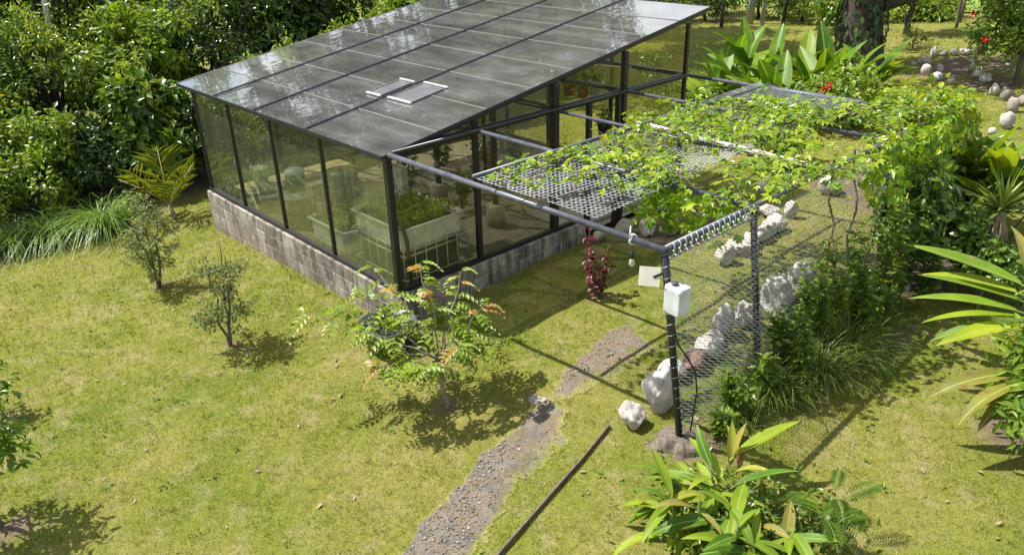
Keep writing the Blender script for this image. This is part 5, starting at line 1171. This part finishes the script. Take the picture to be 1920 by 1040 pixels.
leafobj('trunk_climber', np.stack([-2.12+rad*np.cos(a)-.04*zz, 17.62+rad*np.sin(a), zb+zz], 1), np.stack([.5*np.cos(a), .5*np.sin(a), -np.ones(n)], 1), np.stack([np.cos(a), np.sin(a), .3+0*a], 1)+.4*r.normal(size=(n, 3)), .20*(.4+.9*r.random(n)), LM['jungle_dark'], bt, T_OVAL, .6)
tree('flowering_shrub', 'large rounded shrub with red flowers at the top right edge', 'shrub', 1.95, 17.6, 2.5, (1.25, 1.15, 1.15), LM['jungle_light'], m_bark, 710, 54, 6200, .38, .13, .07, .3, T_OV4, .5, cz=1.25, young=LM['jungle_mid'])
sh = [o for o in bpy.data.objects if o.name.startswith('flowering_shrub')][0]
for q in ((1.35, 16.55, 1.9), (.75, 17.2, 2.4)):
    P = np.array(q)+r.normal(size=(12, 3))*.03; leafobj('flower', P, rdir(r, 12), rdir(r, 12)+[.3, -.6, .6], .085, m_redpetal, sh, T_OVAL, .8)
tree('flowering_shrub', 'shrub with reddish sprigs farther along the top right edge', 'shrub', 1.6, 21.2, 2.6, (1.4, 1.3, 1.2), LM['jungle_mid'], m_bark, 711, 36, 3600, .46, .16, .07, .3, T_OVAL, .5)
# hedge line, fence posts and far trees
FB = [(-12.6, 25.5, 2.2, 'jungle_dark', 'dark far bush right behind the roof corner'), (-10.9, 27.0, 2.0, 'jungle_mid', 'far bush between the fence posts at the top'), (-8.6, 26.6, 2.0, 'jungle_light', 'light far bush by the pale trunks'), (-6.9, 26.6, 2.2, 'jungle_dark', 'dark far bush left of the big tree'),
      (-4.3, 28.6, .9, 'jungle_mid', 'low hedge bush right of the big tree'), (-5.4, 28.2, 1.4, 'yellowgreen', 'yellowish hedge bush seen under the big bough'), (-1.6, 29.6, .7, 'drygrass', 'low hedge tuft right of the lone fence post'), (-14.6, 24.6, 2.4, 'jungle_dark', 'dark far tree just above the roof corner'), (-16.6, 25.0, 2.4, 'jungle_mid', 'far bush behind the roof ridge'),
      (-9.8, 28.5, 2.2, 'yellowgreen', 'yellow green far bush behind the pale trunks'), (-13.4, 27.6, 2.4, 'jungle_mid', 'second row far bush above the roof corner'), (-6.0, 24.6, 1.7, 'jungle_mid', 'bush close behind the left side of the big tree')]
for k, (x, y, h, m, lb) in enumerate(FB):
    tree('far_bush', lb, 'bush', x, y, h, (1.2, 1.1, h*.5), LM[m], m_darkbark, 720+k, 36, 2600, .45, .17, .07, .3, T_OV4, .5, 'far bushes at the top', cz=h*.42, young=LM['yellowgreen'])
for k, (x, y, h, rr, m, lb) in enumerate([(-10.86, 24.1, 1.0, .07, m_darkbark, 'dark fence post at the top, left of the pale trunks'), (-10.2, 25.2, 3.4, .13, m_palebark, 'thick pale trunk at the top centre right'), (-9.5, 25.0, 3.2, .09, m_palebark, 'thin pale trunk next to the thick one'), (-8.9, 25.6, 2.4, .07, m_darkbark, 'dark post right of the pale trunks'), (-3.0, 27.9, 1.05, .08, m_bark, 'lone fence post against the bright pasture')]):
    nm = 'fence_post' if 'post' in lb else 'tree_trunk'; t = thing(nm, (x, y, gz(x, y)), lb, 'post' if 'post' in lb else 'trunk'); MB().tube([(x, y, gz(x, y)-.2), (x+.03, y, gz(x, y)+h*.5), (x+.02, y, gz(x, y)+h)], [rr*1.1, rr, rr*.9], 9).build('shaft', m, t, True)
t = tree('small_far_tree', 'thin dark trunked young tree beyond the big tree', 'tree', -3.6, 24.6, 2.6, (1.0, 1.0, .8), LM['jungle_mid'], m_darkbark, 740, 18, 1300, .4, .22, .1, .6, T_DIA, .4, zlow=False)
t = tree('golden_shrub', 'yellow leaved shrub at the top near the pasture', 'shrub', -2.6, 26.5, 2.7, (.6, .6, .5), LM['jungle_mid'], m_bark, 741, 10, 500, .3, .2, .05, .6, T_DIA, .45, zlow=False)
P = np.array([-2.5, 26.3, gz(-2.6, 26.5)+2.2])+r.normal(size=(140, 3))*[.3, .3, .22]; leafobj('golden_leaves', P, rdir(r, 140), rdir(r, 140)+[0, -.3, 1], .22, m_yellowpetal, t, T_OVAL, .6)
tree('stump_bush', 'tiny bush on the far lawn before the stone ring', 'bush', -2.2, 21.7, .55, (.35, .35, .3), LM['drygrass'], m_bark, 742, 10, 350, .2, .10, .03, .3, T_DIA, .4)
tree('stump_bush', 'sapling seen through the greenhouse back glass', 'bush', -4.6, 11.3, 1.3, (.35, .35, .5), LM['jungle_mid'], m_bark, 743, 12, 500, .22, .12, .02, .5, T_OVAL, .5)

# ---------------------------------------------------------------- lawn blades, pebbles, fallen leaves
def frustum_ok(x, y, margin):
    d = np.stack([x, y, GZ(x, y)], -1)-CAM; f = np.array(fwd); rr = np.array(r2); uu = np.array(u2); zf = d@f
    return (zf > 1) & (np.abs(d@rr)/zf < 960/FPX+margin) & (np.abs(d@uu)/zf < 520/FPX+margin)
r = np.random.default_rng(800); PX, PY, PS = [], [], []
for (d0, d1, dens, sz) in [(0, 7.5, 3600, .85), (7.5, 10.5, 1900, 1.05), (10.5, 15, 850, 1.4), (15, 21, 260, 2.1), (21, 32, 90, 3.2)]:
    n = int(dens*((d1+9)*2*(d1+9)*.5)); n = min(n, 900000)
    ang = r.uniform(0, 2*math.pi, n); rd = np.sqrt(r.uniform(d0*d0, d1*d1, n)); x = CAM[0]+rd*np.cos(ang); y = CAM[1]+rd*np.sin(ang)
    area = math.pi*(d1*d1-d0*d0); keep = r.random(n) < min(1, dens*area/n)
    x, y = x[keep], y[keep]; k = frustum_ok(x, y, .12)
    k &= ~((x > -5.93) & (x < .10) & (y > -.10) & (y < 6.2)); k &= y < 30
    x, y = x[k], y[k]
    den = (.45+.75*vnoise(x, y, 5, 12))*(1-.93*np.clip(bareness(x, y)*1.2, 0, 1))*(1-.78*np.clip((pathness(x, y)-.2)*1.5, 0, 1)); k = r.random(len(x)) < den
    PX.append(x[k]); PY.append(y[k]); PS.append(np.full(k.sum(), sz))
x = np.concatenate(PX); y = np.concatenate(PY); s = np.concatenate(PS); n = len(x); pass
lush = vnoise(x, y, .9, 50)
tuft = np.clip((vnoise(x, y, 11, 70)-.45)*2.2, 0, 1)*(vnoise(x, y, 1.7, 80) > .5)
wall = np.clip(1-np.maximum(np.maximum(-6.0-x, x-.12), np.maximum(-.12-y, y-6.3))/.22, 0, 1)
L = (.022+.024*r.random(n)+.012*lush+.030*tuft+.075*wall*r.random(n))*s; wd = (.0028+.0022*r.random(n))*s; a = r.uniform(0, 6.28, n); ln = r.uniform(.25, 1.15, n); b_ = a+r.normal(size=n)*.8+math.pi/2
base = np.stack([x, y, GZ(x, y)-.004], 1); dx = np.stack([np.cos(b_), np.sin(b_), 0*a], 1)*wd[:, None]
tip = base+np.stack([np.cos(a)*np.sin(ln), np.sin(a)*np.sin(ln), np.cos(ln)], 1)*L[:, None]
V = np.stack([base-dx, base+dx, tip], 1).reshape(-1, 3)
nt_ = 2600; cx = r.uniform(-8, 8, nt_); cy = r.uniform(-5.2, 7, nt_); k = frustum_ok(cx, cy, .12) & ~((cx > -5.95) & (cx < .12) & (cy > -.12)) & (r.random(nt_) < (1-bareness(cx, cy)))
cx, cy = np.repeat(cx[k], 11), np.repeat(cy[k], 11); m_ = len(cx); a = r.uniform(0, 6.28, m_); ln = r.uniform(.2, 1.2, m_); L = .035+.055*r.random(m_); wd = .003+.002*r.random(m_)
cx = cx+.02*r.normal(size=m_); cy = cy+.02*r.normal(size=m_); base = np.stack([cx, cy, GZ(cx, cy)-.004], 1); dx = np.stack([-np.sin(a), np.cos(a), 0*a], 1)*wd[:, None]
tip = base+np.stack([np.cos(a)*np.sin(ln), np.sin(a)*np.sin(ln), np.cos(ln)], 1)*L[:, None]
V = np.concatenate([V, np.stack([base-dx, base+dx, tip], 1).reshape(-1, 3)]); F = np.arange(len(V)).reshape(-1, 3)
tag(link('lawn_grass', np_mesh('lawn_grass', V, F), m_grass), 'short patchy lawn grass of green and straw blades', 'grass', kind='stuff')
# low broad-leaved weeds in the turf
nw = 480; cx = r.uniform(-8, 8, nw); cy = r.uniform(-5.2, 6.5, nw); k = ~((cx > -6) & (cx < .15) & (cy > -.15)) & (vnoise(cx, cy, .8, 33) > .42); cx, cy = np.repeat(cx[k], 6), np.repeat(cy[k], 6); m_ = len(cx); a = r.uniform(0, 6.28, m_)
V2, F2 = leaves(np.stack([cx+.012*np.cos(a), cy+.012*np.sin(a), GZ(cx, cy)+.012], 1), np.stack([np.cos(a), np.sin(a), .35+.3*r.normal(size=m_)], 1), np.array([0, 0, 1])+.3*r.normal(size=(m_, 3)), .025+.035*r.random(m_), T_OV4, .6)
tag(link('lawn_weeds', np_mesh('lawn_weeds', V2, F2), LM['weed']), 'small leafy weeds dotted through the lawn', 'weeds', kind='stuff')
# pebbles on the path
ico = bmesh.new(); bmesh.ops.create_icosphere(ico, subdivisions=1, radius=1); iv = np.array([v.co[:] for v in ico.verts]); fi = np.array([[v.index for v in f.verts] for f in ico.faces]); ico.free()
n = 70000; x = r.uniform(2.1, 4.9, n); y = r.uniform(-4.8, 2.6, n); k = r.random(n) < pathness(x, y)**1.5*np.where(y < -.7, .42, .20)*np.clip(.25+1.6*(vnoise(x, y, 2.6, 9)-.3), 0, 1); x, y = x[k], y[k]; n = len(x); pass
sc = .004+.012*r.random(n)**3; rot = r.uniform(.6, 1.4, (n, 3))*[1, 1, .7]
V = np.stack([x, y, GZ(x, y)+.012], 1)[:, None]+iv[None]*(sc[:, None]*rot)[:, None, :]; F = (fi[None]+(np.arange(n)*len(iv))[:, None, None]).reshape(-1, 3)
tag(link('path_pebbles', np_mesh('path_pebbles', V.reshape(-1, 3), F, False), m_pebble), 'loose grey pebbles scattered over the worn path', 'gravel', kind='stuff')
n = 230; x = r.uniform(-8, 7, n); y = r.uniform(-5, 6, n); k = ~((x > -6) & (x < .2) & (y > -.15)) ; x, y = x[k], y[k]; n = len(x)
V, F = leaves(np.stack([x, y, GZ(x, y)+.022], 1), np.stack([r.normal(size=n), r.normal(size=n), .15*r.normal(size=n)], 1), np.array([0, 0, 1])+.35*r.normal(size=(n, 3)), (.035+.045*r.random(n)), T_OVAL, .55)
tag(link('fallen_leaves', np_mesh('fallen_leaves', V, F), LM['dead']), 'dry tan leaves scattered over the lawn', 'leaves', kind='stuff')
